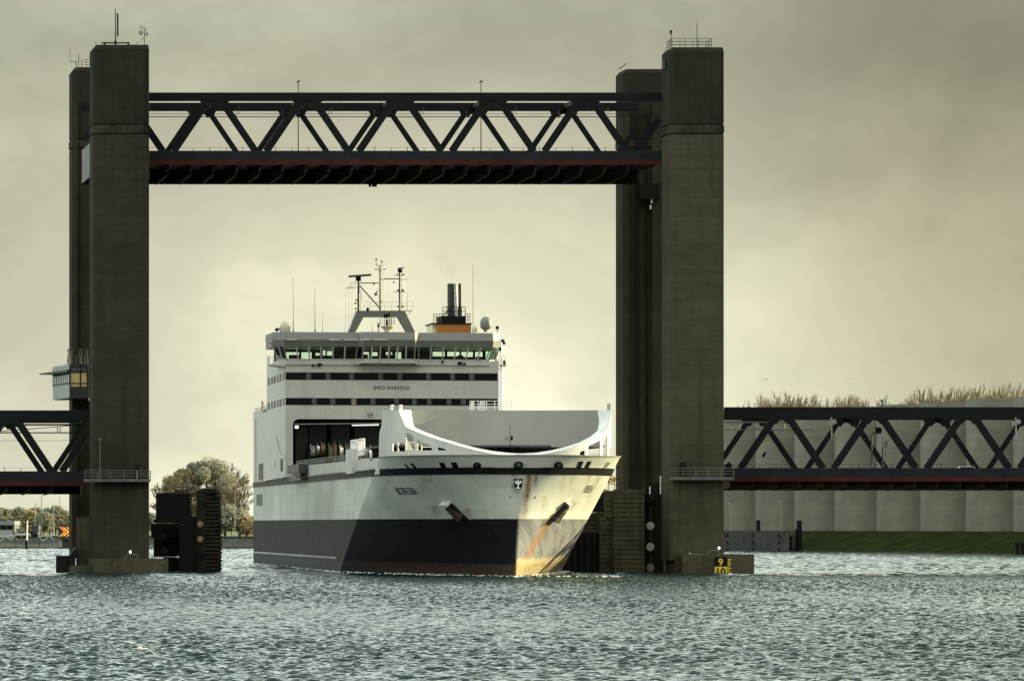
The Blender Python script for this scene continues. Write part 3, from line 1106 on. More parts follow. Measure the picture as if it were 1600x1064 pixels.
b.build('mooring_bar', GALV, PR2)
MB().lathe(P(1078, 865, 527), [(.08, -.12), (.2, 0), (.08, .14)], 8).build('bar_end', PALED, PR2)


def depth_gauge():
    Y = 526.25
    t = thing('depth_gauge', P(1129, 895, Y), 'black and yellow clearance gauge board reading 9 and 10 on the right pier footing', 'gauge board')
    p = lambda x, y, d=0: P(x, y, Y - d)
    MB().plate([p(1116, 870), p(1137, 870), p(1137, 900), p(1116, 900)], (0, .1, 0)).build('board', BLACKP, t)
    b = MB().plate([p(1116.6, 885), p(1136.4, 885), p(1136.4, 900), p(1116.6, 900)], (0, -.02, 0))
    b.build('yellow_field', YEL, t)
    b = MB()
    for i in range(8):
        y = 873 + i * 3.4
        b.plate([p(1137.2, y), p(1142.5 if i % 2 == 0 else 1141, y), p(1142.5 if i % 2 == 0 else 1141, y + 1.9), p(1137.2, y + 1.9)], (0, .05, 0))
    b.box(p(1136.9, 890).x, p(1137.5, 890).x, Y, Y + .05, p(0, 900).z, p(0, 872).z)
    b.build('scale_mark', YEL, t)
    for txt, x, y, h, mat, d in (('9', 1122.4, 882.8, 10.5, YEL, .03), ('10', 1117.2, 897.6, 10.5, BLACKP, .05)):
        vs, fs = letters(txt, bold=.025)
        k = h / F * Y / .70
        o = p(x, y, d)
        sx_ = 1.0 if txt == '9' else 1.12
        MB().add([(o.x + q[0] * k * sx_, o.y, o.z + q[1] * k) for q in vs], fs).build('digit', mat, t)


depth_gauge()


def disc(px, py, Y, r, mat, parent, name='disc'):
    c = P(px, py, Y)
    return MB().lathe(c, [(r * .8, -.3), (r, -.22), (r, -.02), (r * .4, 0)], 18, axis='y').build(name, mat, parent)


def left_fender():
    t = thing('fender_dolphin', P(280, 893, 548), 'dark fender block and stepped timber dolphin with two brass discs, left of the ship', 'fender')
    Y = 546
    b = MB().prism([(P(243.5, 0, Y).x, Y), (P(297, 0, Y).x, Y), (P(296, 0, Y + 6).x, Y + 6), (P(243.5, 0, Y + 6).x, Y + 6)], P(0, 817, Y).z, P(0, 770, Y).z)
    b.build('square_block', DARK, t)
    b = MB()
    for i in range(9):
        y = 773 + i * 5
        b.plate([P(296, y, Y - .1), P(299.5, y, Y - .1), P(299.5, y + 3, Y - .1), P(296, y + 3, Y - .1)], (0, .5, 0))
    b.build('ladder', DARK, t)
    MB().rail([P(273.5, 770, Y + 1), P(293.5, 770, Y + 1)], 1.1, .55, .05, 3).tube(P(273, 768, Y + 1), P(294, 768, Y + 1), .1, n=6).build('top_railing', DARK, t)
    # concrete frame below
    b = MB()
    for a, c, r0, r1, y in ((280, 309, 807, 903, 541), (240, 283, 811, 817, 542), (236, 300, 817.5, 840, 546), (255, 281, 824, 903, 549), (240, 264, 840, 870, 552)):
        b.plate([P(a, r0, y), P(c, r0, y), P(c, r1, y), P(a, r1, y)], (0, 3, 0))
    b.build('frame', SHEET, t)
    MB().rail([P(234, 817, 543), P(300, 817, 543)], 1.2, .8, .035, 3).build('railing', SHEET, t)
    b = MB()
    for i in range(21):        # stepped timber dolphin, built of boards with gaps
        y0 = 768 + i * 6.2
        j = RNG.uniform(-.6, .6)
        r = 341 + min(3.2, max(0, (i - 1) * 1.2)) + j
        b.plate([P(321, y0 + .5, 540), P(r, y0 + .5, 540.6), P(r, y0 + 4.7, 540.6), P(321, y0 + 4.7, 540)], (0, 3, 0))
    b.plate([P(307, 766, 540.5), P(322, 764, 540), P(322, 898, 540), P(307, 898, 540.5)], (0, 3.5, 0))
    b.plate([P(314, 762.5, 540), P(337, 763.5, 540), P(341, 771, 540), P(314, 769, 540)], (0, 3.4, 0))
    b.plate([P(322, 770, 540.4), P(343, 775, 541), P(343, 898, 541), P(322, 898, 540.4)], (0, 2.5, 0))
    b.build('timber_dolphin', M('wet_timber', (.022, .020, .015), .8, .5, .6, streak=.5, streak_col=(.010, .009, .007), bump=.5, spec=.08), t)
    b = MB()
    for px in (314.5, 322):
        b.tube(P(px, 765, 541), P(px, 753, 541), .05, n=5)
    b.build('post', DARK, t)
    MB().tube(P(336, 765, 541), P(336, 756, 541), .06, n=5).lathe(P(336, 754.5, 541), [(.1, -.2), (.16, 0), (.05, .16)], 8).build('lamp', DARK, t)
    for px, py in ((313, 819), (313, 842.5)):
        disc(px, py, 539.8, .37, BRASS, t)
    disc(313.5, 865, 539.8, .37, SHEET, t)
    for px, py in ((254, 839), (257, 861)):
        disc(px, py, 541.5, .45, SHEET, t)


left_fender()


def right_fender():
    t = thing('fender_wall', P(975, 893, 536), 'planked timber fender wall with a row of round discs, between ship bow and right tower', 'fender')
    b = MB()
    def planks(x0, x1, y0, y1, Y, depth, h=7.2):
        n = int((y1 - y0) / h)
        h = (y1 - y0) / n
        cuts = np.cumsum(RNG.uniform(8, 22, 12)) + x0
        for i in range(n):
            q0 = y0 + i * h
            d = RNG.uniform(-.06, .06)
            b.plate([P(x0, q0 + .5, Y + d), P(x1, q0 + .5, Y + d), P(x1, q0 + h - .4, Y + d), P(x0, q0 + h - .4, Y + d)], (0, depth, 0))
        b.plate([P(x0 + .5, y0 + 1, Y + .3), P(x1 - .5, y0 + 1, Y + .3), P(x1 - .5, y1, Y + .3), P(x0 + .5, y1, Y + .3)], (0, depth, 0))
    planks(959, 1007, 764, 902, 534.0, 4)
    planks(944.5, 958.7, 766, 806, 535.0, 3.5)
    planks(905, 944, 800, 832, 537.0, 3, 6.2)
    planks(936.8, 958.7, 806, 902, 535.4, 3)
    o = b.build('planking', TIMBER, t)
    b = MB()
    for i in range(14):
        x0 = 864 + i * 5.2
        b.plate([P(x0, 832, 536.2 + (i % 2) * .35), P(x0 + 4.9, 832, 536.2 + (i % 2) * .35), P(x0 + 4.9, 903, 536.2 + (i % 2) * .35), P(x0, 903, 536.2 + (i % 2) * .35)], (0, 2, 0))
    b.build('sheet_piling', SHEET, t)
    b = MB()
    b.plate([P(1007.3, 772, 536), P(1041, 772, 536), P(1041, 896, 536), P(1007.3, 896, 536)], (0, 4, 0))
    b.plate([P(924, 775, 541), P(945, 768, 541), P(945, 800, 541), P(924, 800, 541)], (0, 3, 0))
    b.build('backing_wall', M('fender_backing', (.010, .0095, .008), .8, .4, .5, streak=.5, streak_col=(.005, .005, .004), spec=.1), t)
    for py, m_ in ((780.5, SHEET), (821.5, PALED), (854.5, PALED), (887, M('worn_disc', (.13, .125, .10), .7, .4, 2.0, spots=.7))):
        disc(1016, py, 535.6, .50, m_, t)
    MB().tube(P(1016.5, 790, 535.9), P(1016.5, 893, 535.9), .08, n=6).build('disc_rod', M('rod', (.04, .038, .03), .6), t)
    MB().tube(P(1038.2, 775, 535.5), P(1038.6, 893, 535.5), .13, n=8).build('white_pipe', M('pipe', (.20, .185, .13), .4, .3, .8, spots=.5), t)
    MB().tube(P(1032, 743, 536.5), P(1032, 775, 536.5), .075, n=6).build('marker_rod', WHITE2, t)
    MB().tube(P(1015.5, 760, 536.5), P(1015.5, 776, 536.5), .075, n=6).build('marker_rod', WHITE2, t)
    b = MB()
    b.box(P(1008, 0, 538).x, P(1036, 0, 538).x, 538, 540, 0, P(0, 755, 538).z)
    b.build('upper_backing', SHEET, t)
    MB().rail([P(951, 765, 536), P(969, 764, 536)], 1.2, .6, .04, 2).build('railing', SHEET, t)


right_fender()

# ================================================================== SHIP
# local frame: x to the right as seen from ahead (port), y aft, z up, origin at the stem on the waterline
TH = radians(8.25)
Y0 = 482.0
X0 = (805 - 800) / F * Y0
B = 13.15
SHIP = thing('cargo_ship', (X0, Y0, 0), 'white and dark blue roll-on cargo ship coming bow first under the raised bridge', 'ship', None, TH)
CT, SN = cos(TH), sin(TH)


def S2W(x, y, z):
    return (X0 + x * CT - y * SN, Y0 + x * SN + y * CT, z)


def proj(x, y, z):
    X, Y, Z = S2W(x, y, z)
    return 800 + F * X / Y, HZ - F * (Z - CH) / Y


def SL(px, py, s):
    """local point on the transverse plane y = s that is seen at px, py"""
    a = (px - 800) / F
    x = (a * (Y0 + s * CT) - X0 + s * SN) / (CT - a * SN)
    Y = Y0 + x * SN + s * CT
    return Vector((x, s, CH + (HZ - py) / F * Y))


def SS(px, py, x=None):
    """local point on the starboard side plane (x = -B) seen at px, py"""
    x = -B if x is None else x
    a = (px - 800) / F
    s = (X0 + x * CT - a * (Y0 + x * SN)) / (SN + a * CT)
    Y = Y0 + x * SN + s * CT
    return Vector((x, s, CH + (HZ - py) / F * Y))


def part(mb, name, mat, parent=None, smooth=None):
    return mb.build(name, mat, parent or SHIP, smooth, world=False)


ZD = 12.95     # top of the bow bulwark
LOA = 168.0


def hull(side, tau, u):
    """bow shell: tau 0 at the stem .. 1 at the chine, u 0 at the water .. 1 at the bulwark top"""
    uu = max(u, -.2)
    sc = 53 + (12.0 - 53) * uu
    s0 = -2.6 * max(0, uu) ** 2 + (-.9 * uu if uu < 0 else 0)
    a = 1.12 + 1.35 * max(0, uu) ** 1.3
    b = 1.0 - .58 * max(0, uu) ** .8
    s = s0 + (sc - s0) * tau
    kk = .80
    w_ = B * (max(0.0, 1 - (1 - tau * kk) ** a) / (1 - (1 - kk) ** a)) ** b
    w_ = min(w_, B)
    return Vector((side * w_, s, uu * ZD))


NTAU, NU = 140, 60
taus = [(i / NTAU) ** 1.6 for i in range(NTAU + 1)]
us = [-.16 + 1.16 * j / NU for j in range(NU + 1)]
GRID = {}
for sd_ in (-1, 1):
    g = np.zeros((NTAU + 1, NU + 1, 2))
    for i, t_ in enumerate(taus):
        for j, u_ in enumerate(us):
            g[i, j] = proj(*hull(sd_, t_, u_))
    GRID[sd_] = g


def hull_at(px, py, side):
    """(tau, u) of the bow shell point seen at px, py"""
    g = GRID[side]
    d = (g[..., 0] - px) ** 2 + (g[..., 1] - py) ** 2
    i, j = np.unravel_index(np.argmin(d), d.shape)
    t_, u_ = taus[i], us[j]
    for _ in range(12):
        t_ = min(max(t_, 1e-4), 1.0)
        p = proj(*hull(side, t_, u_))
        e = 1e-4
        t2 = t_ + e if t_ < .999 else t_ - e
        pt = proj(*hull(side, t2, u_))
        pu = proj(*hull(side, t_, u_ + e))
        k = 1 / (t2 - t_)
        a11, a21 = (pt[0] - p[0]) * k, (pt[1] - p[1]) * k
        a12, a22 = (pu[0] - p[0]) / e, (pu[1] - p[1]) / e
        det = a11 * a22 - a12 * a21
        if abs(det) < 1e-6:
            break
        rx, ry = px - p[0], py - p[1]
        t_ += .8 * max(-.1, min(.1, (rx * a22 - ry * a12) / det))
        u_ += .8 * max(-.1, min(.1, (a11 * ry - a21 * rx) / det))
    return min(max(t_, 0.0), 1.0), u_


def hull_pn(px, py, side):
    t_, u_ = hull_at(px, py, side)
    p = hull(side, t_, u_)
    e = .004
    t0 = min(max(t_, .01), .98)
    dt = hull(side, t0 + e, u_) - hull(side, t0 - e, u_)
    du = hull(side, t0, u_ + e) - hull(side, t0, u_ - e)
    n = dt.cross(du).normalized()
    if n.y > 0 and n.x * side < .3 or n.x * side < 0:
        n = -n
    return p, n


def decal(mb, pts, side, out=.05, deep=.1):
    ps = [hull_pn(x, y, side) for x, y in pts]
    n = len(ps)
    front = [p + q * out for p, q in ps]
    back = [p - q * deep for p, q in ps]
    mb.add(front + back, [tuple(range(n))] + [(i, n + i, n + (i + 1) % n, (i + 1) % n) for i in range(n)])
    return mb


# ---- hull paint: boot-top, dark blue, white, with rust, scuffs and sun glare painted on the port bow
def hull_material():
    m = bpy.data.materials.new('hull_paint')
    m.use_nodes = True
    t = NT(m.node_tree)
    bs = m.node_tree.nodes['Principled BSDF']
    ob = t.n('ShaderNodeTexCoord').outputs['Object']
    sp = t.n('ShaderNodeSeparateXYZ')
    t.l(ob, sp.inputs[0])
    x, y, z = sp.outputs
    fine = t.noise(ob, .9, 6.0, .65)
    vert = t.noise(t.mapping(ob, (.55, .55, .05)), 1.0, 6.0, .65)
    vert2 = t.noise(t.mapping(ob, (2.4, 2.4, .12)), 1.0, 5.0, .65)
    big = t.noise(ob, .12, 4.0, .6)
    white = t.mix(t.maprange(big, .3, .7), (.50, .525, .47), (.63, .65, .585))
    idv = t.n('ShaderNodeCombineXYZ')
    for k_, (s_, q_) in enumerate(((x, .16), (y, .11), (z, .42))):
        t.l(t.math('FLOOR', t.math('MULTIPLY', s_, q_)), idv.inputs[k_])
    wn = t.n('ShaderNodeTexWhiteNoise')
    t.l(idv.outputs[0], wn.inputs[0])
    white = t.mix(1.0, white, t.maprange(wn.outputs[0], 0.0, 1.0, .93, 1.05), 'MULTIPLY')
    white = t.mix(t.maprange(vert, .52, .78, 0, .35), white, (.48, .44, .33))
    # plate seams
    seam = t.math('LESS_THAN', t.math('FRACT', t.math('MULTIPLY', z, .42)), .018)
    white = t.mix(t.math('MULTIPLY', seam, .42), white, (.4, .4, .37))
    blue = t.mix(t.maprange(big, .3, .7), (.011, .0115, .0155), (.015, .0155, .021))
    scuff = t.maprange(vert2, .56, .74, 0, .45)
    blue = t.mix(scuff, blue, (.05, .05, .053))
    # pale port blue: the sun's glare painted in, mixed with diagonal rub streaks
    glare_wear = t.math('MULTIPLY', t.maprange(x, .05, .5), t.maprange(t.noise(t.mapping(ob, (.25, .12, .35)), 1.0, 5.0, .6), -.12, .42))
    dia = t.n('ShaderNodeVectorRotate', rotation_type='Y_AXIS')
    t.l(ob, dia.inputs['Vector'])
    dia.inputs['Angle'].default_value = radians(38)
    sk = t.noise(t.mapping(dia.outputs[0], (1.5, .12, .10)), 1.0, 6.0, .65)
    glare_worn = t.mix(t.maprange(sk, .36, .62), (.165, .172, .185), (.29, .292, .295))
    blue = t.mix(t.math('MULTIPLY', glare_wear, .9), blue, glare_worn)
    boot = t.mix(t.maprange(fine, .35, .65), (.085, .038, .026), (.045, .035, .028))
    boot = t.mix(t.maprange(y, 34, 50), boot, t.mix(t.maprange(vert2, .4, .62), (.016, .020, .018), (.05, .058, .05)))
    zl = t.math('ADD', z, t.math('MULTIPLY', t.math('SUBTRACT', fine, .5), .10))
    c = t.mix(t.maprange(zl, 6.23, 6.27), blue, white)
    c = t.mix(t.maprange(zl, 1.32, 1.5), boot, c)
    # rust: runs below the hawse holes, local coordinates of each run
    def run(x0_, wd, z0_, z1_, lean=0.0, side=None):
        xx = t.math('SUBTRACT', x, t.math('ADD', t.math('MULTIPLY', t.math('SUBTRACT', z1_, z), lean), x0_))
        xx = t.math('ADD', xx, t.math('MULTIPLY', t.math('SUBTRACT', vert2, .5), wd * 1.4))
        gx_ = t.math('EXPONENT', t.math('MULTIPLY', t.math('POWER', t.math('DIVIDE', xx, wd), 2.0), -1.0))
        lo = t.maprange(z, z0_ - .5, z0_ + 1.6)
        hi = t.maprange(z, z1_ + .2, z1_ - .05)
        return t.math('MULTIPLY', t.math('MULTIPLY', gx_, lo), hi)
    rust = (.22, .10, .03)
    for a, kx in ((run(1.25, .33, 6.2, 11.3, -.05), .95), (run(2.0, .18, 9.2, 11.3), .8), (run(-.35, .25, 9.4, 11.3), .4), (run(-9.0, .45, 8.5, 11.3), .30),
                  (run(-4.6, .35, 6.0, 7.3, .25), .7), (run(-7.6, .5, 5.9, 7.6, .35), .40), (run(6.4, .4, 9.2, 11.3), .45), (run(10.2, .5, 8.2, 11.2, -.25), .5), (run(5.2, .3, 8.6, 11.2), .35), (run(7.6, .25, 7.0, 8.0, -.2), .7), (run(3.3, .3, 6.3, 8.6), .35), (run(-12.0, .3, 8.6, 11.2), .25), (run(8.6, .3, 9.4, 11.3), .5)):
        c = t.mix(t.math('MULTIPLY', t.math('MULTIPLY', a, t.maprange(fine, .34, .58, .35, 1.0)), kx), c, rust)
    # long orange run below the port anchor
    a = run(4.7, .55, .9, 6.7, -.62)
    c = t.mix(t.math('MULTIPLY', t.math('MULTIPLY', a, t.maprange(y, 40, 20)), t.maprange(vert2, .34, .6, .25, 1.0)), c, (.30, .145, .045))
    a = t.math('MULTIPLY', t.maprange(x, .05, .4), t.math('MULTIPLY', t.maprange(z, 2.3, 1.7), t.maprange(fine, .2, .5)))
    c = t.mix(t.math('MULTIPLY', a, .75), c, (.50, .40, .22))  # port boot-top lightened to pale yellow, sunlight painted into its colour
    a = t.math('MULTIPLY', t.maprange(z, 1.9, .4), t.maprange(vert2, .42, .62))
    c = t.mix(t.math('MULTIPLY', a, .5), c, (.045, .05, .035))
    spots = t.math('MULTIPLY', t.maprange(t.noise(ob, 1.6, 2.0, .5), .70, .74), t.math('GREATER_THAN', z, 7.5))
    c = t.mix(t.math('MULTIPLY', spots, .8), c, (.10, .06, .03))
    t.l(c, bs.inputs['Base Color'])
    bs.inputs['Roughness'].default_value = .42
    bs.inputs['Specular IOR Level'].default_value = .02
    bmp = t.n('ShaderNodeBump')
    bmp.inputs['Strength'].default_value = .4
    bmp.inputs['Distance'].default_value = .12
    t.l(t.noise(t.mapping(ob, (.45, .45, .45)), 1.0, 3.0, .5), bmp.inputs['Height'])
    t.l(bmp.outputs[0], bs.inputs['Normal'])
    return m


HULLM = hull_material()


def build_hull():
    b = MB()
    for sd_ in (-1, 1):
        vs, fs = [], []
        for i, t_ in enumerate(taus):
            for j, u_ in enumerate(us):
                vs.append(hull(sd_, t_, u_))
        m = NU + 1
        for i in range(NTAU):
            for j in range(NU):
                fs.append((i * m + j, (i + 1) * m + j, (i + 1) * m + j + 1, i * m + j + 1))
        b.add(vs, fs)
        # parallel side, chine to stern (its own vertices, so the chine stays crisp)
        ends = [hull(sd_, 1.0, u_) for u_ in us if u_ * ZD < 11.75] + [hull(sd_, 1.0, 11.8 / ZD)]
        for k in range(len(ends) - 1):
            p, q = ends[k], ends[k + 1]
            cols = 12
            rows = []
            for e in (p, q):
                rows.append([(e.x, e.y + (LOA - e.y) * c / cols, e.z) for c in range(cols + 1)])
            n = cols + 1
            b.add(rows[0] + rows[1], [(c, c + 1, n + c + 1, n + c) for c in range(cols)])
    b.quad((-B, LOA, -2), (B, LOA, -2), (B, LOA, 11.8), (-B, LOA, 11.8))
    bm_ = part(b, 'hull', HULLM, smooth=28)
    me = bm_.data
    bm = bmesh.new()
    bm.from_mesh(me)
    # weld the two halves along the stem only
    st = [v for v in bm.verts if abs(v.co.x) < 1e-4]
    bmesh.ops.remove_doubles(bm, verts=st, dist=1e-3)
    bmesh.ops.recalc_face_normals(bm, faces=bm.faces)
    bm.to_mesh(me)
    bm.free()
    me.shade_smooth()
    me.set_sharp_from_angle(angle=radians(32))
    return bm_


HULL = build_hull()


def belt(name, z0, z1, out, mat, tau1=1.0, aft=None, side=(-1, 1), n=90):
    """raised strip running round the bow at constant height"""
    b = MB()
    rows = []
    path = []
    if -1 in side:
        if aft:
            path.append(('f', -1))
        path += [('h', -1, tau1 * (1 - i / n) ** 1.4) for i in range(n)]
    path.append(('h', 1, 0.0))
    if 1 in side:
        path += [('h', 1, tau1 * ((i + 1) / n) ** 1.4) for i in range(n)]
        if aft:
            path.append(('f', 1))
    for z in (z0, z1):
        row = []
        for q in path:
            if q[0] == 'f':
                row.append(Vector((q[1] * B, aft, z)))
            else:
                row.append(hull(q[1], q[2], z / ZD))
        rows.append(row)
    out_rows = []
    for row in rows:
        o = []
        for i, p in enumerate(row):
            a, c = row[max(0, i - 1)], row[min(len(row) - 1, i + 1)]
            d = c - a
            nn = Vector((d.y, -d.x, 0)).normalized()
            if nn.dot(Vector((p.x, -6 if abs(p.x) < B - .01 else 0, 0))) < 0:
                nn = -nn
            o.append(p + nn * out)
        out_rows.append(o)
    m = len(path)
    vs = rows[0] + rows[1] + out_rows[0] + out_rows[1]
    fs = []
    for i in range(m - 1):
        fs += [(2 * m + i, 2 * m + i + 1, 3 * m + i + 1, 3 * m + i), (i, i + 1, 2 * m + i + 1, 2 * m + i), (3 * m + i, 3 * m + i + 1, m + i + 1, m + i)]
    b.add(vs, fs)
    return part(b, name, mat, smooth=40)


belt('rubbing_band', 10.95, 11.65, .10, M('rubbing_band_black', (.008, .0085, .010), .5, .3, .4, streak=.5, streak_col=(.04, .038, .036), spec=.25), aft=LOA)
belt('bulwark_cap', ZD - .08, ZD + .06, .10, M('bulwark_cap_grey', (.42, .42, .38), .5, .3, 1.0))

# decks
b = MB()
ring = [hull(-1, 1 - i / 40, .93) for i in range(41)] + [hull(1, (i + 1) / 40, .93) for i in range(40)]
ring = [Vector((-B + .05, LOA - .1, 11.7))] + [Vector((p.x * .995, p.y + .05, 11.7)) for p in ring] + [Vector((B - .05, LOA - .1, 11.7))]
b.add(ring, [tuple(range(len(ring)))])
part(b, 'weather_deck', M('deck_green', (.06, .08, .06), .8))

# name on both bows, and draught weld line
def hull_text(txt, side, px0, px1, py0, py1, shear, mat):
    vs, fs = letters(txt, bold=.006)
    xs = [v[0] for v in vs]
    ys = [v[1] for v in vs]
    w0, w1, h1 = min(xs), max(xs), max(ys)
    pts = []
    for v in vs:
        a = (v[0] - w0) / (w1 - w0)
        c = v[1] / h1
        px = px0 + (px1 - px0) * a + shear * (1 - c)
        py = py1 + (py0 - py1) * c
        p, n = hull_pn(px, py, side)
        pts.append(p + n * .08)
    b = MB().add(pts, fs)
    return part(b, 'ship_name', mat)


hull_text('BORE SEA', -1, 616.0, 646.5, 760.6, 771.6, 8.0, BLACKP)
hull_text('BORE SEA', 1, 916.5, 927.5, 757.5, 768.5, -5.0, BLACKP)

# crest on the stem
def stem_plate(pts, mat, name, out, parent=None):
    """flat plate standing on the blunt stem; pixel outline"""
    p0, _ = hull_pn(809.5, 757, 1)
    yy = p0.y - .22
    b = MB()
    b.plate([SL(x, y, yy - out) for x, y in pts], (0, .15, 0))
    return part(b, name, mat, parent)


crest = stem_plate([(801.6, 747), (817.4, 747), (817, 757), (815.6, 764), (812, 766), (809.3, 766.6), (806.5, 766), (803.4, 764), (802, 757)], WHITE, 'crest', .0)
stem_plate([(802.4, 747.6), (816.6, 747.6), (816.2, 757), (814.9, 763.4), (809.3, 765.7), (804.1, 763.4), (802.8, 757)], BLACKP, 'crest_field', .03, crest)
for poly in ([(808.6, 748.8), (810.6, 748.8), (810.8, 754), (810.2, 757.5), (809, 757.5), (808.3, 754)],
             [(803.8, 751.5), (806.6, 750.6), (808, 754), (808.6, 756.6), (806.5, 756), (805, 754)],
             [(815.4, 751.5), (812.6, 750.6), (811.2, 754), (810.6, 756.6), (812.7, 756), (814.2, 754)],
             [(808.8, 757.5), (810.4, 757.5), (810.5, 761.2), (813, 761.6), (813, 762.8), (810.5, 763), (809.6, 765), (808.7, 763), (806, 762.8), (806, 761.6), (808.7, 761.2)]):
    stem_plate(poly, WHITE2, 'crest_charge', .06, crest)

# openings in the bow bulwark
def rect_port(pts, side):
    b = decal(MB(), pts, side, .03, .05)
    o = part(b, 'mooring_port', BLACKP)
    cx = sum(p[0] for p in pts) / len(pts)
    return o


for side, px, y0, y1, wd, sh in ((-1, 631, 724.6, 733.6, 3.2, 8.5), (-1, 640.5, 724, 733.6, 4.6, 9), (-1, 686, 722.6, 732, 7.6, 4.2), (-1, 704.5, 722, 731.6, 8.6, 3.6),
                                 (1, 905, 720.6, 730.8, 7.0, -4.6), (1, 918.6, 720.6, 730.6, 5.8, -5.4), (1, 949, 722, 730.6, 1.2, -6.5), (1, 952.2, 722, 730.6, 1.1, -6.5)):
    rect_port([(px, y0), (px + wd, y0), (px + wd + sh, y1), (px + sh, y1)], side)
for side, cx, cy, rx, ry in ((-1, 745.5, 726.6, 6.2, 4.6), (-1, 810.5, 726.2, 7.2, 5.6), (1, 872.5, 726.5, 7.0, 5.4)):
    pts = [(cx + cos(2 * pi * i / 18) * rx, cy + sin(2 * pi * i / 18) * ry) for i in range(18)]
    if cx == 810.5:
        p0, _ = hull_pn(810.5, 726, 1)
        b = MB().plate([SL(x, y, p0.y - .30) for x, y in pts], (0, .5, 0))
        o = part(b, 'fairlead', BLACKP)
        b = MB().plate([SL(cx + (x - cx) * .45, cy + (y - cy) * .45 - .5, p0.y - .36) for x, y in pts], (0, .05, 0))
        part(b, 'roller', M('roller_grey', (.05, .05, .05), .5), o)
        continue
    o = part(decal(MB(), pts, side, .10, .1), 'fairlead', BLACKP)
    part(decal(MB(), [(cx + (x - cx) * .4, cy + (y - cy) * .45 - .6) for x, y in pts], side, .14, 0), 'roller', M('roller_grey', (.05, .05, .05), .5), o)

# anchors
def anchor(side, top, tip, w0, w1, plate):
    b = MB()
    (x0, y0), (x1, y1) = top, tip
    p0, n0 = hull_pn(x0, y0, side)
    p1, n1 = hull_pn(x1, y1, side)
    n0 = (n0 + n1).normalized()
    b.bar(p0 + n0 * .35, p1 + n0 * .30, w0, .30, up=n0)
    d = (p1 - p0).normalized()
    sdir = d.cross(n0).normalized()
    b.bar(p1 + n0 * .35 - sdir * w1, p1 + n0 * .35 + sdir * w1, .5, .45, up=n0)
    for k in (-1, 1):
        b.add([p1 + n0 * .5 + sdir * (k * w1 * .95), p1 + n0 * .15 + sdir * (k * w1 * .95), p1 + n0 * .3 + sdir * (k * w1 * .35), p1 + n0 * .5 + sdir * (k * w1 * .75) - d * 1.7],
              [(0, 1, 2), (0, 2, 3), (0, 3, 1), (1, 3, 2)])
    an = part(b, 'anchor', M('anchor_iron', (.035, .025, .02), .8, .4, 1.5))
    c = decal(MB(), plate, side, .65, .1)
    part(c, 'hawse_bolster', WHITE, None)


anchor(-1, (697, 786), (721, 806), .55, .55, [(690, 783.6), (704.6, 783.2), (706, 785), (700, 789.6), (691, 789.4)])
anchor(1, (885, 785), (866, 809), .65, .85, [(883, 783), (887.4, 783), (887, 788), (882, 790)])
decalb = decal(MB(), [(700, 790), (706.5, 786), (731.5, 810), (708.5, 810)], -1, .07, .05)
part(decalb, 'anchor_recess', M('recess_brown', (.030, .026, .022), .8, .3, 1.0))
decalb = decal(MB(), [(860.5, 811), (879, 791), (886.5, 786), (877, 806), (872, 816), (863, 812), (841, 824)], 1, .05, .05)
part(decalb, 'anchor_recess', M('recess_brown', (.030, .026, .022), .8, .3, 1.0))

# ---------------------------------------------------------------- bow shield: front wall with a sweeping rim, breakwater behind
EDGE = [(589.5, 697), (593, 676), (596.6, 663), (597.2, 641), (623, 641), (628.5, 654), (634, 666.3), (648, 673), (665, 679.8), (683, 685.8), (702, 691.4), (722, 697.4), (745, 703.4),
        (770, 708.6), (795, 711.6), (815, 712.4), (838, 711.2), (860, 707.6), (880, 703), (898, 697.6), (918, 689.4), (936, 680.6), (946, 674), (951, 667), (954.2, 654), (955.2, 641)]


def edge_py(px):
    for (a, p), (c, q) in zip(EDGE[:-1], EDGE[1:]):
        if a <= px <= c:
            return p + (q - p) * (px - a) / (c - a)
    return EDGE[-1][1]


# deck outline points seen at each px
OUT = []
for sd_ in (-1, 1):
    rng = range(0, 301) if sd_ == 1 else range(300, 0, -1)
    for i in rng:
        p = hull(sd_, i / 300, 1.0)
        OUT.append(p)


def deck_at(px):
    best, bp = 1e9, None
    for p, q in zip(OUT[:-1], OUT[1:]):
        a, c = proj(*p)[0], proj(*q)[0]
        if min(a, c) <= px <= max(a, c) and abs(c - a) > 1e-9:
            f = (px - a) / (c - a)
            return p.lerp(q, f)
        d = min(abs(a - px), abs(c - px))
        if d < best:
            best, bp = d, p
    return bp


def wall_pt(px, py):
    p = deck_at(px)
    X, Y, Z = S2W(*p)
    return Vector((p.x, p.y + .12, CH + (HZ - py) / F * Y))


HOLES = [(614, 620.6, 692.4, 705), (622.6, 633, 691.6, 705), (634.8, 647, 'e+9', 703), (652.4, 658, 'e+12', 703), (659, 675, 'e+13', 703.5), (684.5, 697, 'e+12', 703.5),
         (906.5, 914, 'e+12', 713.2), (919.5, 938, 'e+8', 713), (942.4, 949.6, 'e+9', 712.6), (952.2, 954.6, 699, 712.6)]


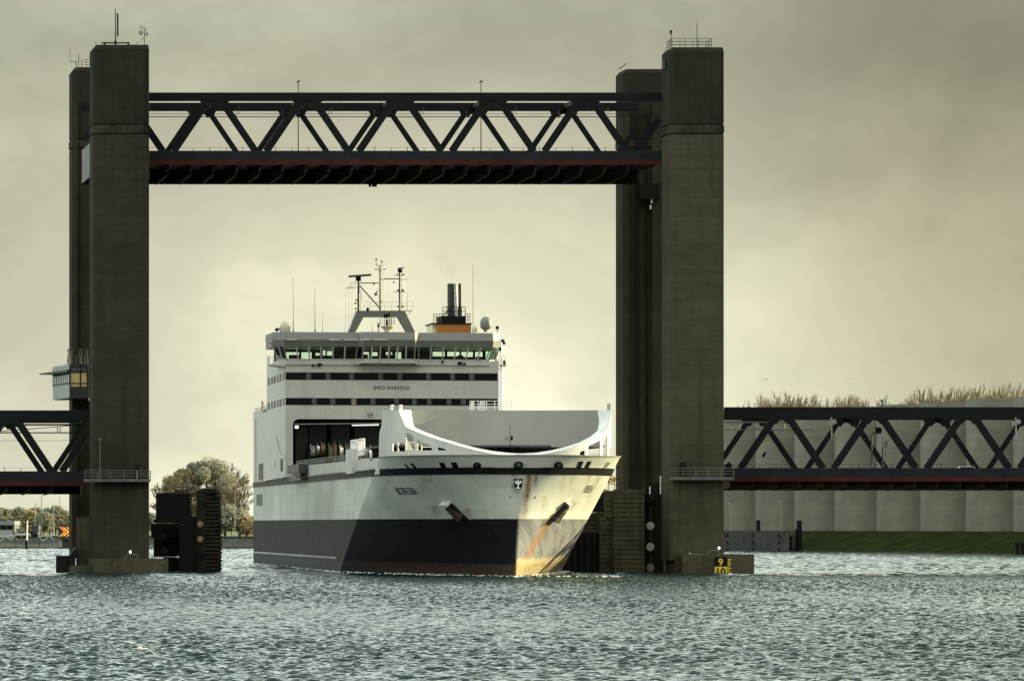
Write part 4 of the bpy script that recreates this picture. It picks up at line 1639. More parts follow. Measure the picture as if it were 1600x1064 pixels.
def bow_shield():
    cuts = sorted(set([e[0] for e in EDGE] + [h[0] for h in HOLES] + [h[1] for h in HOLES] + list(np.arange(600, 955, 4.0))))
    b = MB()
    inn = Vector((0, .35, 0))
    def col(a, c, ta, tc, ba, bc):
        q = [wall_pt(a, ba), wall_pt(c, bc), wall_pt(c, tc), wall_pt(a, ta)]
        ins = [Vector((p.x * .993, p.y + .10, p.z)) for p in q]
        b.hexa(q, ins)
    for a, c in zip(cuts[:-1], cuts[1:]):
        if c - a < 1e-6:
            continue
        mid = (a + c) / 2
        ta, tc = edge_py(a), edge_py(c)
        bot = lambda x: proj(*deck_at(x))[1] + .3
        h = [q for q in HOLES if q[0] <= mid <= q[1]]
        if h:
            q = h[0]
            f = lambda x: (edge_py(x) + float(q[2][2:])) if isinstance(q[2], str) else q[2]
            lo = min(q[3], bot(mid) - .6)
            if f(a) < lo - 1 or f(c) < lo - 1:
                col(a, c, ta, tc, min(f(a), lo - .6), min(f(c), lo - .6))
                col(a, c, lo, lo, bot(a), bot(c))
                continue
        col(a, c, ta, tc, bot(a), bot(c))
    part(b, 'bow_shield', WHITE)
    # sloping rim: from the wall's top edge up and aft to the inner edge
    b = MB()
    inner = {597.2: None}
    def rim(px):
        e = wall_pt(px, edge_py(px))
        d = min(abs(px - 597), abs(px - 955))
        return e
    pts = [p for p in np.linspace(623, 955.2, 90)]
    INN = [(642.4, 641), (644.5, 657), (646.5, 667), (662, 674), (690, 684.6), (720, 693), (745, 699.6), (770, 704.6), (795, 707.4), (815, 708.2), (838, 707), (862, 703.2), (885, 697.6), (905, 691), (922, 682.4), (934, 672.4), (936.4, 657), (934.2, 641)]
    # match by path length along both polylines
    def sample(poly, k):
        L = [0]
        for (a, c), (d, e) in zip(poly[:-1], poly[1:]):
            L.append(L[-1] + math.hypot(d - a, e - c))
        out = []
        for i in range(k + 1):
            s = L[-1] * i / k
            for j in range(len(L) - 1):
                if L[j] <= s <= L[j + 1] + 1e-9:
                    f = (s - L[j]) / (L[j + 1] - L[j])
                    out.append((poly[j][0] + (poly[j + 1][0] - poly[j][0]) * f, poly[j][1] + (poly[j + 1][1] - poly[j][1]) * f))
                    break
        return out
    E = [e for e in EDGE if e[0] >= 622.9]
    so_, si_ = sample(E, 100), sample(INN, 100)
    rows_o, rows_i = [], []
    for (a, c), (d, e) in zip(so_, si_):
        p = wall_pt(a, c)
        rows_o.append(p)
        rows_i.append(SL(d, e, p.y + 2.3))
    m = len(rows_o)
    b.add(rows_o + rows_i + [p + Vector((0, .1, -.16)) for p in rows_o] + [p + Vector((0, .1, -.16)) for p in rows_i],
          [f for i in range(m - 1) for f in ((i, i + 1, m + i + 1, m + i), (2 * m + i, 3 * m + i, 3 * m + i + 1, 2 * m + i + 1), (m + i, m + i + 1, 3 * m + i + 1, 3 * m + i))])
    part(b, 'shield_rim', WHITE2, smooth=40)
    # breakwater: slightly hollow wall, plus the dark shelter deck below it
    b = MB()
    N = 24
    x0, x1 = SL(641, 641, 15).x, SL(936, 641, 15).x
    zt, zb = SL(790, 641, 15).z, SL(790, 698.5, 16.5).z
    top, bot_ = [], []
    for i in range(N + 1):
        f = i / N
        bow_ = 1.6 * (1 - (2 * f - 1) ** 2)
        x = x0 + (x1 - x0) * f
        top.append(Vector((x, 13.5 + bow_ * 1.6, zt + .02)))
        bot_.append(Vector((x, 14.3 + bow_, zb)))
    m = N + 1
    tb = [p + Vector((0, .3, 0)) for p in top]
    bb = [p + Vector((0, .3, 0)) for p in bot_]
    b.add(top + bot_ + tb + bb, [f for i in range(N) for f in ((i, i + 1, m + i + 1, m + i), (2 * m + i, 3 * m + i, 3 * m + i + 1, 2 * m + i + 1), (i, 2 * m + i, 2 * m + i + 1, i + 1), (m + i, m + i + 1, 3 * m + i + 1, 3 * m + i))])
    part(b, 'breakwater', GREYW, smooth=40)
    b = MB()
    b.box(-B + .8, B - .8, 15.5, 29.5, zb - .02, zb + .2)
    b.box(-B + .8, B - .8, 29.5, 29.8, 11.8, zb + .2)
    for x in (-8.5, -3.2, 2.6, 7.4):
        b.box(x, x + .5, 18, 18.4, 11.8, zb - .02)
    part(b, 'shelter_deck', M('shelter_paint', (.05, .05, .047), .7))
    # box behind the breakwater, closing the forecastle house
    b = MB()
    b.box(-B + 1.6, B - 2.1, 17.2, 22, zb + .2, zt - .05)
    part(b, 'forecastle_house', GREYW)
    # stays in the shield openings
    part(MB().bar(SL(634.5, 690, 6.8), SL(642.5, 704.5, 4.2), .45, .3), 'stay', WHITE)
    part(MB().bar(SL(950.4, 688, 12), SL(945, 714, 10), .5, .3), 'stay', WHITE)
    b = MB()
    for a, c, y, s in ((636, 648, 691, 7), (659, 676, 698.5, 5), (919, 939, 708.5, 8.5), (942, 950, 708.5, 9.5)):
        part(MB().tube(SL(a, y, s), SL(c, y, s), .05, n=5), 'inner_rail', WHITE2)
    for px in (612.6, 626):
        b = MB()
        p = SL(px, 641, 13)
        b.lathe(p, [(.20, 0), (.20, .18), (.15, .25), (.15, .42), (.22, .46), (.19, .56), (.08, .60)], 12)
        part(b, 'vent_head', WHITE2)
    for px in (950, 952.8):
        b = MB().tube(SL(px, 641, 13), SL(px, 630, 13), .07, n=6)
        part(b, 'jack_post', M('post_grey', (.12, .12, .11), .5))
    b = MB()
    p = SL(796, 684.5, 14.2)
    b.tube(SL(797, 663, 14), SL(797, 700, 13.6), .035, n=5)
    b.box(p.x - .45, p.x + .25, p.y - .9, p.y - .3, p.z - .22, p.z + .22)
    part(b, 'deck_lamp', DARK)
    b = MB()
    c = SL(792, 684, 13)
    b.lathe((c.x, c.y - .7, c.z), [(.30, -.1), (.34, .05), (.2, .3)], 12, axis='y')
    part(b, 'lamp_guard', PALED)
    b = MB()
    c = SL(793, 706, 15)
    b.box(c.x - .7, c.x + .6, 16.5, 17.4, c.z - 1.2, c.z + .7)
    b.box(c.x + 1.0, c.x + 1.6, 16.5, 17.4, c.z - 1.2, c.z + .3)
    part(b, 'windlass', DARK)


bow_shield()

# foremast with its platform and the rail round it
b = MB()
s = 24
b.tube(SL(783.4, 645, s), SL(783.2, 572, s), .22, .19, 12)
b.tube(SL(783.2, 572, s), SL(782.6, 530, s), .16, .13, 10)
fm = part(b, 'foremast', WHITE2, smooth=40)
b = MB()
b.box(SL(776.5, 0, s).x, SL(790, 0, s).x, s - .6, s + .6, SL(783, 571.5, s).z, SL(783, 569.6, s).z)
b.rail([SL(779.5, 569.6, s - .5), SL(790, 569.6, s - .5)], 1.0, .4, .03, 2)
b.bar(SL(778, 533.5, s), SL(789, 531, s), .10, .10)
b.bar(SL(776, 574, s), SL(783, 580, s), .08, .08)
part(b, 'mast_platform', M('mast_grey', (.42, .42, .38), .5), fm)
for px, py in ((785.5, 532.5), (787.5, 536), (781.5, 545), (788, 566), (788.5, 570)):
    b = MB().lathe(SL(px, py, s - .3), [(.08, -.2), (.16, -.1), (.16, .12), (.06, .2)], 8)
    part(b, 'navigation_lamp', DARK, fm)
MB0 = MB()
for y in (552, 590, 612, 630):
    MB0.tube(SL(786.8, y, s), SL(784, y, s), .03, n=4)
MB0.tube(SL(787.2, 640, s), SL(786.6, 572, s), .035, n=5)
part(MB0, 'ladder', WHITE2, fm)
b = MB()
zt_ = SL(760, 641, 20).z
b.rail([(SL(734, 641, 22).x, 22, zt_), (SL(734, 641, 20).x, 20, zt_), (SL(799, 641, 20).x, 20, zt_), (SL(799, 641, 23).x, 23, zt_)], SL(760, 626.5, 20).z - zt_, .95, .035, 3)
part(b, 'forecastle_rail', WHITE2)
b = MB()
for a, c in ((735, 740), (749, 756.5)):
    q = [SL(a, 641, 20.2), SL(c, 641, 20.2), SL(c, 627, 20.2), SL(a + 2, 627, 20.2)]
    for i in range(4):
        b.bar(q[i], q[(i + 1) % 4], .11, .11)
    for f in (.33, .66):
        b.bar(q[0].lerp(q[1], f), q[3].lerp(q[2], f), .06, .06)
part(b, 'gangway_gate', WHITE2)

# ---------------------------------------------------------------- superstructure
SF = 112.0     # front of the accommodation block
xl, xr = SL(446, 640, SF).x, SL(779, 640, SF).x
AFT_U, AFT_L = 139.0, 155.0


def zz(py, s=SF):
    return SL(612, py, s).z


z_open0, z_open1 = zz(726), zz(655)
z_low = 11.82
z_roof = zz(563)
z_lower_top = zz(641) + .4


def superstructure():
    # front wall round the mooring-deck opening, built as one frame
    b = MB()
    ox0, ox1 = SL(457.6, 700, SF).x, SL(735, 700, SF).x
    r = .8
    arc = [(ox0 + r - r * cos(a), z_open1 - r + r * sin(a)) for a in np.linspace(0, pi / 2, 7)]
    th = .4
    # left jamb and lintel with the rounded corner
    left = [(xl, z_low), (ox0, z_low)] + arc + [(ox0 + r, z_roof), (xl, z_roof)]
    b.plate([(x, SF, z) for x, z in left], (0, th, 0))
    b.box(ox0 + r, ox1, SF, SF + th, z_open1, z_roof)
    b.box(ox1, xr, SF, SF + th, z_low, z_roof)
    part(b, 'front_wall', WHITE)
    # sides, roof, aft wall
    b = MB()
    b.box(xl, xl + .3, SF + th, AFT_U, z_low, z_roof)
    b.box(xr - .3, xr, SF + th, AFT_U, z_low, z_roof)
    b.box(xl, xl + .3, AFT_U, AFT_L, z_low, z_lower_top)
    b.box(xr - .3, xr, AFT_U, AFT_L, z_low, z_lower_top)
    b.box(xl + .3, xr - .3, SF + th, AFT_U, z_roof - .25, z_roof)
    b.box(xl + .3, xr - .3, AFT_U, AFT_U + .25, z_lower_top, z_roof)
    b.box(xl + .3, xr - .3, AFT_U, AFT_L, z_lower_top - .3, z_lower_top)
    part(b, 'accommodation_walls', WHITE)
    # mooring deck inside
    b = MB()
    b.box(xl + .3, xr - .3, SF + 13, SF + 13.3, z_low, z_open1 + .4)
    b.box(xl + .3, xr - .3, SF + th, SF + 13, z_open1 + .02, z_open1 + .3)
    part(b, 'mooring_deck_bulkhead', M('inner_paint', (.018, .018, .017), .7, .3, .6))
    b = MB()
    y = SF + 1.2
    b.bar(SL(459.5, 662.6, y), SL(600, 661, y), .14, .14)
    part(b, 'pipe_run', M('pipe_pale', (.55, .55, .5), .4))
    b = MB().bar(SL(550, 664.4, y + 1), SL(592, 663.6, y + 1), .12, .16)
    part(b, 'strip_lamp', emit('strip_lamp_light', (1, 1, .95), .42))
    b = MB()
    p, q = SL(461, 669.2, y), SL(466.4, 665, y)
    b.box(p.x, q.x, y, y + .1, p.z, q.z)
    part(b, 'flood_lamp', emit('flood_lamp_light', (1, 1, .97), .7))
    # window bands with lighter curtained panes
    for py0, py1, panes in ((582.4, 594.0, [(478, 486), (509, 516), (546, 553.4), (591, 598.6), (621, 628.4), (666, 673), (703.4, 710.6), (733, 741)]),
                            (622.2, 633.2, [(487, 494.6), (516, 523.6), (549, 556.6), (579, 586.6), (616, 623), (644, 651), (667, 673.6), (698, 705), (720, 728)])):
        b = MB().box(xl + .02, xr - .15, SF - .03, SF + .02, zz(py1), zz(py0))
        band = part(b, 'window_band', GLASSD)
        for k, (a, c) in enumerate(panes):
            p = MB().box(SL(a, 600, SF).x, SL(c, 600, SF).x, SF - .06, SF - .03, zz(py1) + .06, zz(py0) - .06)
            part(p, 'cabin_window', CURTW if (py0 > 600 and k == 2) else CURT, band)
        # the band goes on along the starboard side as separate windows
        for k in range(6):
            y0 = SF + 1.4 + k * 4.2
            p = MB().box(xl - .03, xl + .02, y0, y0 + (2.6 if k % 2 else 1.9), zz(py1), zz(py0))
            part(p, 'side_window', GLASSD)
    # lettering on the front
    vs, fs = letters('IMO 9443554')
    w1 = max(v[0] for v in vs)
    h1 = max(v[1] for v in vs)
    p, q = SL(583, 608.8, SF), SL(639, 603.2, SF)
    MBt = MB().add([(p.x + (q.x - p.x) * v[0] / w1, SF - .03, p.z + (q.z - p.z) * v[1] / h1) for v in vs], fs)
    part(MBt, 'registration_number', BLACKP)
    # round red-rimmed no-smoking board above the opening
    c = SL(578.6, 647.8, SF)
    b = MB().lathe((c.x, SF - .06, c.z), [(.36, -.02), (.36, .05)], 18, axis='y')
    o = part(b, 'round_sign', M('sign_red', (.16, .03, .03), .5))
    part(MB().lathe((c.x, SF - .09, c.z), [(.26, -.02), (.26, .02)], 18, axis='y'), 'sign_face', WHITE2, o)
    part(MB().box(c.x - .22, c.x + .22, SF - .13, SF - .11, c.z - .09, c.z + .09), 'sign_bar', BLACKP, o)


superstructure()


def wheelhouse():
    s0 = SF - .2
    # lower outline of the windows (sill) and the upper, further-out outline
    zs, zw, zf, zt = zz(562.6), zz(544.4), zz(542.6), zz(520)
    zs2 = zz(565)
    WL, WR = SL(437, 560, s0).x, SL(775, 560, s0).x
    b1, b2 = SL(556, 560, s0).x, SL(654, 560, s0).x
    dep = 10.5
    sill = [(WL, s0 + 1.2), (WL + .9, s0), (b1, s0), (b1 + .7, s0 - 1.3), (b2 - .7, s0 - 1.3), (b2, s0), (WR - .9, s0), (WR, s0 + 1.2), (WR, s0 + dep), (WL, s0 + dep)]
    o = .85
    head = [(WL - o, s0 + .8), (WL + .5, s0 - o), (b1 + .1, s0 - o), (b1 + .75, s0 - 1.3 - o), (b2 - .75, s0 - 1.3 - o), (b2 - .1, s0 - o), (WR - .5, s0 - o), (WR + o * .7, s0 + .8), (WR + o * .7, s0 + dep + .3), (WL - o, s0 + dep + .3)]
    n = len(sill)
    # skirt below the windows
    b = MB()
    base = [(x, max(y, SF + .05) if y < SF else y) for x, y in sill]
    b.add([(x, y, zs2 - .45 if y >= s0 - .01 else zs2 - .25) for x, y in sill] + [(x, y, zs) for x, y in sill], [(i, (i + 1) % n, n + (i + 1) % n, n + i) for i in range(n)] + [tuple(range(n)), tuple(range(n, 2 * n))])
    wh = part(b, 'wheelhouse', WHITE)
    # fascia: two facets
    mid = [(x + (.0 if abs(x) < 5 else .0), y - .25) for x, y in head]
    zm = zz(532.2)
    b = MB()
    tp = [(x, y + .25) for x, y in head]
    b.add([(x, y, zf) for x, y in head] + [(x, y, zm) for x, y in mid] + [(x, y, zt) for x, y in tp],
          [(i, (i + 1) % n, n + (i + 1) % n, n + i) for i in range(n)] + [(n + i, n + (i + 1) % n, 2 * n + (i + 1) % n, 2 * n + i) for i in range(n)] + [tuple(range(n)), tuple(range(2 * n, 3 * n))])
    part(b, 'roof_fascia', M('fascia_grey', (.17, .17, .155), .45, .08, .4), wh)
    # bright joint strip between the facets
    b = MB()
    for px0, px1 in ((448, 464), (515, 531), (537, 559), (561, 578), (583, 603)):
        p, q = SL(px0, 532.2, s0 - o - .31), SL(px1, 532.2, s0 - o - .31)
        dy = -1.3 if px0 > 556 else 0
        b.bar((p.x, p.y + dy, zm), (q.x, q.y + dy, zm), .08, .10)
    part(b, 'gutter_strip', WHITE2, wh)
    gl = bpy.data.materials.new('bridge_glass')
    gl.use_nodes = True
    t = NT(gl.node_tree)
    for nd in list(gl.node_tree.nodes):
        gl.node_tree.nodes.remove(nd)
    tr = t.n('ShaderNodeBsdfTransparent')
    tr.inputs[0].default_value = (.66, .86, .74, 1)
    gs = t.n('ShaderNodeBsdfGlossy')
    gs.inputs[0].default_value = (.8, .8, .8, 1)
    gs.inputs[1].default_value = .04
    mx = t.n('ShaderNodeMixShader')
    mx.inputs[0].default_value = .05
    t.l(tr.outputs[0], mx.inputs[1])
    t.l(gs.outputs[0], mx.inputs[2])
    t.l(mx.outputs[0], t.n('ShaderNodeOutputMaterial').inputs[0])
    counts = [2, 6, 1, 6, 1, 6, 2, 4]
    mull = MB()
    def face(i):
        j = (i + 1) % n
        return (Vector((*sill[i], zs)), Vector((*sill[j], zs)), Vector((*head[j], zf)), Vector((*head[i], zf)))
    for i in range(8):
        a, c, d, e = face(i)
        k = counts[i]
        for q in range(k):
            f0, f1 = q / k, (q + 1) / k
            g = .02 if (c - a).length / k < .9 else .045
            pa, pb = a.lerp(c, f0 + g / k * 1.5), a.lerp(c, f1 - g / k * 1.5)
            pd, pe = e.lerp(d, f1 - g / k * 1.5), e.lerp(d, f0 + g / k * 1.5)
            part(MB().add([pa, pb, pd, pe], [(0, 1, 2, 3)]), 'window', gl, wh)
        for q in range(k + 1):
            pa, pe = a.lerp(c, q / k), e.lerp(d, q / k)
            mull.bar(pa, pe, .17, .14, up=(1, 0, 0) if i in (7,) else (0, 1, 0))
        mull.bar(a + Vector((0, 0, .03)), c + Vector((0, 0, .03)), .10, .16)
    part(mull, 'mullion', WHITE, wh)
    # inside: floor, consoles, aft wall with openings
    b = MB()
    b.add([(x, y, zs - .02) for x, y in sill], [tuple(range(n))])
    y = s0 + 1.6
    for a, c in ((452, 470), (493, 549), (556, 575), (579, 600), (604, 615), (628, 652), (662, 695), (716, 724), (744, 758)):
        p, q = SL(a, 560, y).x, SL(c, 560, y).x
        h = .55 + .35 * random.random()
        b.box(p, q, y, y + .8, zs, zs + h)
    part(b, 'console', BLACKP, wh)
    ya = s0 + dep - .4
    zA, zB = zs, zf
    ops = [(447, 467.5, .1, .8), (471, 487, .1, .8), (493, 499.6, .25, .75), (504.5, 508.5, .1, .95), (511, 519, .2, .9), (566, 576.5, .35, .85), (580, 590, .35, .85), (603, 613, .3, .85), (618, 627, .3, .85),
           (636, 646, .05, .2), (676, 695, .45, .9), (699, 718, .55, .9), (721, 739, .5, .9), (742.5, 754, .2, .9), (759, 768, .1, .95)]
    b = MB()
    px_prev = 428
    X = lambda q: SL(q, 555, ya).x
    h = zB - zA
    for a, c, l0, l1 in ops:
        b.box(X(px_prev), X(a), ya, ya + .15, zA, zB)
        b.box(X(a), X(c), ya, ya + .15, zA, zA + h * l0)
        b.box(X(a), X(c), ya, ya + .15, zA + h * l1, zB)
        px_prev = c
    b.box(X(px_prev), X(776), ya, ya + .15, zA, zB)
    part(b, 'aft_partition', BLACKP, wh)
    # ledge under the bay
    b = MB()
    z = zz(571.2)
    b.add([(b1 - .6, SF - .02, z), (b2 + .6, SF - .02, z), (b2 - 1.2, SF - 1.5, z + .12), (b1 + 1.6, SF - 1.5, z + .12),
           (b1 - .6, SF - .02, z + .1), (b2 + .6, SF - .02, z + .1), (b2 - 1.2, SF - 1.5, z + .2), (b1 + 1.6, SF - 1.5, z + .2)],
          [(0, 1, 2, 3), (4, 5, 6, 7), (0, 1, 5, 4), (1, 2, 6, 5), (2, 3, 7, 6), (3, 0, 4, 7)])
    part(b, 'bay_ledge', M('fascia_grey', (.17, .17, .155)), wh)
    # dark floodlights on the wall
    for px, py in ((499.5, 569.4), (489.5, 571), (610, 566.4), (606.8, 569.5), (718.5, 567.4), (725.5, 568.6), (691.5, 565.6)):
        c = SL(px, py, SF - .25)
        big = px in (499.5, 610, 718.5)
        b = MB().box(c.x - (.27 if big else .12), c.x + (.27 if big else .12), SF - .5, SF, c.z - .14, c.z + .14)
        if big:
            b.bar((c.x, SF - .4, c.z - .1), (c.x - .15, SF, c.z - .35), .08, .08)
        part(b, 'flood_light', DARK, None)
    # open wing platform at the starboard end
    b = MB()
    z = zz(572.4)
    p0, p1 = SL(420, 572, SF + .4), SL(444.5, 574.5, SF + .4)
    b.add([(p0.x, SF - .1, z + .10), (p1.x, SF - .1, z - .12), (p1.x, SF + 3.5, z - .12), (p0.x, SF + 3.5, z + .10),
           (p0.x, SF - .1, z + .22), (p1.x, SF - .1, z + .22), (p1.x, SF + 3.5, z + .22), (p0.x, SF + 3.5, z + .22)],
          [(0, 1, 2, 3), (4, 5, 6, 7), (0, 1, 5, 4), (1, 2, 6, 5), (2, 3, 7, 6), (3, 0, 4, 7)])
    wing = part(b, 'wing_platform', WHITE)
    b = MB().rail([(p1.x - .6, SF, z + .22), (p0.x + .05, SF, z + .22), (p0.x + .05, SF + 3.4, z + .22)], 1.05, .45, .03, 3)
    part(b, 'railing', WHITE2, wing)
    b = MB()
    zq = zz(535)
    p = SL(417, 535, SF + 1)
    b.rail([(SL(425, 535, SF + 1).x, SF + .6, zq), (p.x, SF + .6, zq), (p.x, SF + 3, zq)], .95, .5, .03, 2)
    b.box(p.x, SL(425, 535, SF + 1).x, SF + .5, SF + 3, zq - .1, zq)
    part(b, 'lamp_platform', WHITE, wh)
    return zt


ZROOF = wheelhouse()


def person(px, py_foot, s, h, lab, turn, arm):
    """a standing watch-keeper, skinned from one skeleton"""
    p = SL(px, 560, s)
    zf = zz(562.6)
    t = thing('person', S2W(p.x, s, zf), lab, 'person', 'people on the ship bridge', TH + turn)
    J = {'pelvis': (0, 0, .93), 'waist': (0, .0, 1.08), 'chest': (0, -.02, 1.32), 'neck': (0, 0, 1.47), 'chin': (0, -.03, 1.56), 'head': (0, -.02, 1.66), 'crown': (0, 0, 1.74)}
    for sgn, k in ((-1, 'r'), (1, 'l')):
        J.update({'hip' + k: (sgn * .10, 0, .88), 'knee' + k: (sgn * .11, -.03, .48), 'ank' + k: (sgn * .12, .02, .08), 'toe' + k: (sgn * .13, -.16, .03),
                  'sh' + k: (sgn * .19, 0, 1.40), 'el' + k: (sgn * .25, -.06 - arm * .1, 1.13), 'wr' + k: (sgn * .22, -.15 - arm * .22, .93 + arm * .18), 'pa' + k: (sgn * .21, -.21 - arm * .24, .88 + arm * .19)})
        for i, (dx, dz, L) in enumerate(((-.03, .01, .075), (-.01, .0, .085), (.012, -.004, .08), (.03, -.012, .065))):
            J['f%d%s' % (i, k)] = (sgn * .21 + dx, -.21 - arm * .24 - L * .8, .86 + arm * .17 + dz)
        J['th' + k] = (sgn * .165, -.22 - arm * .24, .90 + arm * .18)
    E = [('pelvis', 'waist'), ('waist', 'chest'), ('chest', 'neck'), ('neck', 'chin'), ('chin', 'head'), ('head', 'crown')]
    for k in 'rl':
        E += [('pelvis', 'hip' + k), ('hip' + k, 'knee' + k), ('knee' + k, 'ank' + k), ('ank' + k, 'toe' + k), ('chest', 'sh' + k), ('sh' + k, 'el' + k), ('el' + k, 'wr' + k), ('wr' + k, 'pa' + k), ('pa' + k, 'th' + k)]
        E += [('pa' + k, 'f%d%s' % (i, k)) for i in range(4)]
    R = {'pelvis': .14, 'waist': .13, 'chest': .16, 'neck': .06, 'chin': .075, 'head': .095, 'crown': .06, 'hip': .09, 'knee': .06, 'ank': .045, 'toe': .04, 'sh': .065, 'el': .045, 'wr': .033, 'pa': .035, 'th': .011}
    names = list(J)
    me = bpy.data.meshes.new('body')
    sc_ = h / 1.76
    me.from_pydata([Vector(J[q]) * sc_ for q in names], [(names.index(a), names.index(c)) for a, c in E], [])
    ob = bpy.data.objects.new('body', me)
    COL.objects.link(ob)
    bpy.context.view_layer.objects.active = ob
    md = ob.modifiers.new('skin', 'SKIN')
    for i, q in enumerate(names):
        r = R.get(q, R.get(q.rstrip('rl'), .010))
        me.skin_vertices[0].data[i].radius = (r * sc_, r * sc_)
        me.skin_vertices[0].data[i].use_root = (q == 'pelvis')
    ob.modifiers.new('sub', 'SUBSURF').levels = 1
    me.materials.append(M('dark_uniform', (.02, .02, .025), .8))
    ob.parent = t
    b = MB().lathe((0, .015 * sc_, 1.70 * sc_), [(.10 * sc_, -.05), (.105 * sc_, .0), (.075 * sc_, .055), (.02, .075)], 12)
    b.build('hair', M('dark_hair', (.015, .012, .01), .6), t, 40, world=False)
    return t


person(440, 561, SF + 2.2, 1.78, 'person in dark clothes standing at the glazed end of the ship bridge wing', -.5, 0)
person(609, 561, SF + 1.0, 1.72, 'person in dark clothes standing behind the middle windows of the ship bridge', .1, 1)


# ---------------------------------------------------------------- lower side of the ship
def ship_side():
    # white mooring bulwark along the starboard edge, with a step
    b = MB()
    z0 = 11.66
    def wallp(pts):
        q = [SS(x, y) for x, y in pts]
        b.plate(q, (.25, 0, 0))
    zA = SS(500, 723).z
    wallp([(590, 741), (589, 716), (568, 716), (560, 718), (480, 727), (458, 729), (455, 742), (455, 752.5)])
    part(b, 'mooring_bulwark', WHITE)
    b = MB()
    p0, p1 = SS(475, 722.5), SS(545, 715)
    b.rail([(-B + .1, SS(462, 725).y, SS(470, 727.5).z), (-B + .1, SS(545, 720).y, SS(545, 719.5).z)], .65, 2.2, .05, 2)
    b.rail([(-B + .1, SS(559, 717).y, SS(560, 717.5).z), (-B + .1, SS(578, 716).y, SS(578, 715.5).z)], .9, 1.5, .05, 3)
    part(b, 'bulwark_rail', GALV)
    # boarding ladder housing
    b = MB()
    q0 = SS(546, 738)
    q1 = SS(556, 738)
    b.box(-B - .45, -B + .3, q1.y, q0.y, SS(550, 740).z, SS(550, 702).z)
    box_ = part(b, 'ladder_housing', WHITE)
    b = MB()
    for (a, c), s_ in (((548, 556), -1), ((559, 568.5), 1)):
        y0, y1 = SS(c, 710).y, SS(a, 710).y
        zb_, zt_ = SS(555, 703 if s_ < 0 else 712).z, SS(555, 688).z
        for i in range(5):
            y = y0 + (y1 - y0) * i / 4
            b.tube((-B + .05, y, zb_), (-B + .05, y, zt_), .11, n=6)
        for z in (zb_, zt_):
            b.tube((-B + .05, y0, z), (-B + .05, y1, z), .12, n=6)
        b.box(-B + .2, -B + .3, y0, y1, zb_, zb_ + (zt_ - zb_) * .35)
    part(b, 'ladder_cage', WHITE2)
    # rescue-boat box hung over the rail
    b = MB()
    q0, q1 = SS(482, 735), SS(461, 735)
    b.box(-B - 1.0, -B - .05, q0.y + 2.5, q1.y, SS(470, 739.5).z, SS(470, 726).z)
    b.box(-B - 1.2, -B - .02, q0.y + .2, q0.y + 2.3, SS(480, 740).z, SS(480, 726.5).z)
    b.bar((-B - .5, q0.y + 2, SS(475, 742).z), (-B - .5, q1.y - 2, SS(465, 743).z), .6, .25)
    b.box(-B - .9, -B - .11, q0.y + 1, q1.y - .5, SS(470, 751).z, SS(470, 746).z)
    part(b, 'davit_box', M('davit_grey', (.04, .042, .04), .5, .2, .8))
    # life-buoy light at the bow end
    c = SS(581, 711)
    b = MB().lathe((-B - .2, c.y, c.z), [(.55, -.1), (.62, .05), (.5, .2)], 14, axis='x')
    o = part(b, 'buoy_holder', WHITE2)
    b = MB().box(-B - .42, -B - .28, c.y - .5, c.y + .5, c.z - .32, c.z + .30)
    part(b, 'buoy_light', BLACKP, o)
    # dark louvres and slots low on the side of the house
    for x0, x1, y0, y1, k in ((404, 411.6, 724, 750, 2), (438, 442.4, 717, 736, 2), (429.5, 430.4, 721, 728, 1), (432.2, 432.8, 682, 688, 1)):
        for i in range(k):
            w_ = (x1 - x0) / k
            a, c = SS(x0 + w_ * i + w_ * .1, (y0 + y1) / 2, xl), SS(x0 + w_ * (i + 1) - w_ * .1, (y0 + y1) / 2, xl)
            b = MB().box(xl - .03, xl + .02, c.y, a.y, SS((x0 + x1) / 2, y1, xl).z, SS((x0 + x1) / 2, y0, xl).z)
            part(b, 'louvre', GLASSD)
    for i in range(4):
        x0 = 401.2 + i * 2.4
        a, c = SS(x0, 780), SS(x0 + 1.6, 780)
        b = MB().box(-B - .03, -B + .02, c.y, a.y, SS(405, 790).z, SS(405, 772).z)
        part(b, 'louvre', LOUVRE)
    # weld line and white spray strip near the water
    zb_ = 1.55
    b = MB().box(-B - .10, -B + .02, 56, LOA - .2, 1.62, 1.85)
    part(b, 'bilge_strip', M('strip_worn', (.34, .34, .33), .5, .3, .8, streak=.9, streak_col=(.04, .04, .045), streak_scale=.35))
    # stern side opening (tall dark slot) at the left edge of the ship
    a, c = SS(403.5, 700), SS(398.6, 700)
    # after-house at the stern end
    b = MB()
    zt = zz(641)
    b.box(-B, -B + .3, AFT_L + .1, AFT_L + 3.2, 11.7, 20.6)
    b.box(-B, -B + .3, LOA - 3, LOA, 11.7, 20.6)
    b.box(-B, B, AFT_L + .1, LOA, 20.6, 21.6)
    part(b, 'stern_house', WHITE)
    b = MB().box(-B + 2.5, -B + 2.8, AFT_L + 3.2, LOA - 3, 11.7, 20.6)
    part(b, 'stern_bulkhead', CREAM)
    b = MB()
    b.rail([(-B + .2, AFT_U + .5, z_lower_top), (-B + .2, LOA - .5, z_lower_top)], 1.1, 2.5, .05, 2)
    for y in (143, 149, 153, 160):
        b.box(-B + .3, -B + 1.3, y, y + 1.6, z_lower_top, z_lower_top + .8)
    b.tube((-B + .4, 158, z_lower_top), (-B + .4, 158, z_lower_top + 2.0), .16, n=6)
    part(b, 'deck_fitting', M('fitting_grey', (.16, .15, .12), .6))
    # hanging cable on the side of the house
    b = MB()
    pts = [SS(432, 683, xl - .05), SS(437, 705, xl - .05), SS(445, 715, xl - .05), SS(452, 723, xl - .05)]
    for p, q in zip(pts[:-1], pts[1:]):
        b.tube(p, q, .05, n=4)
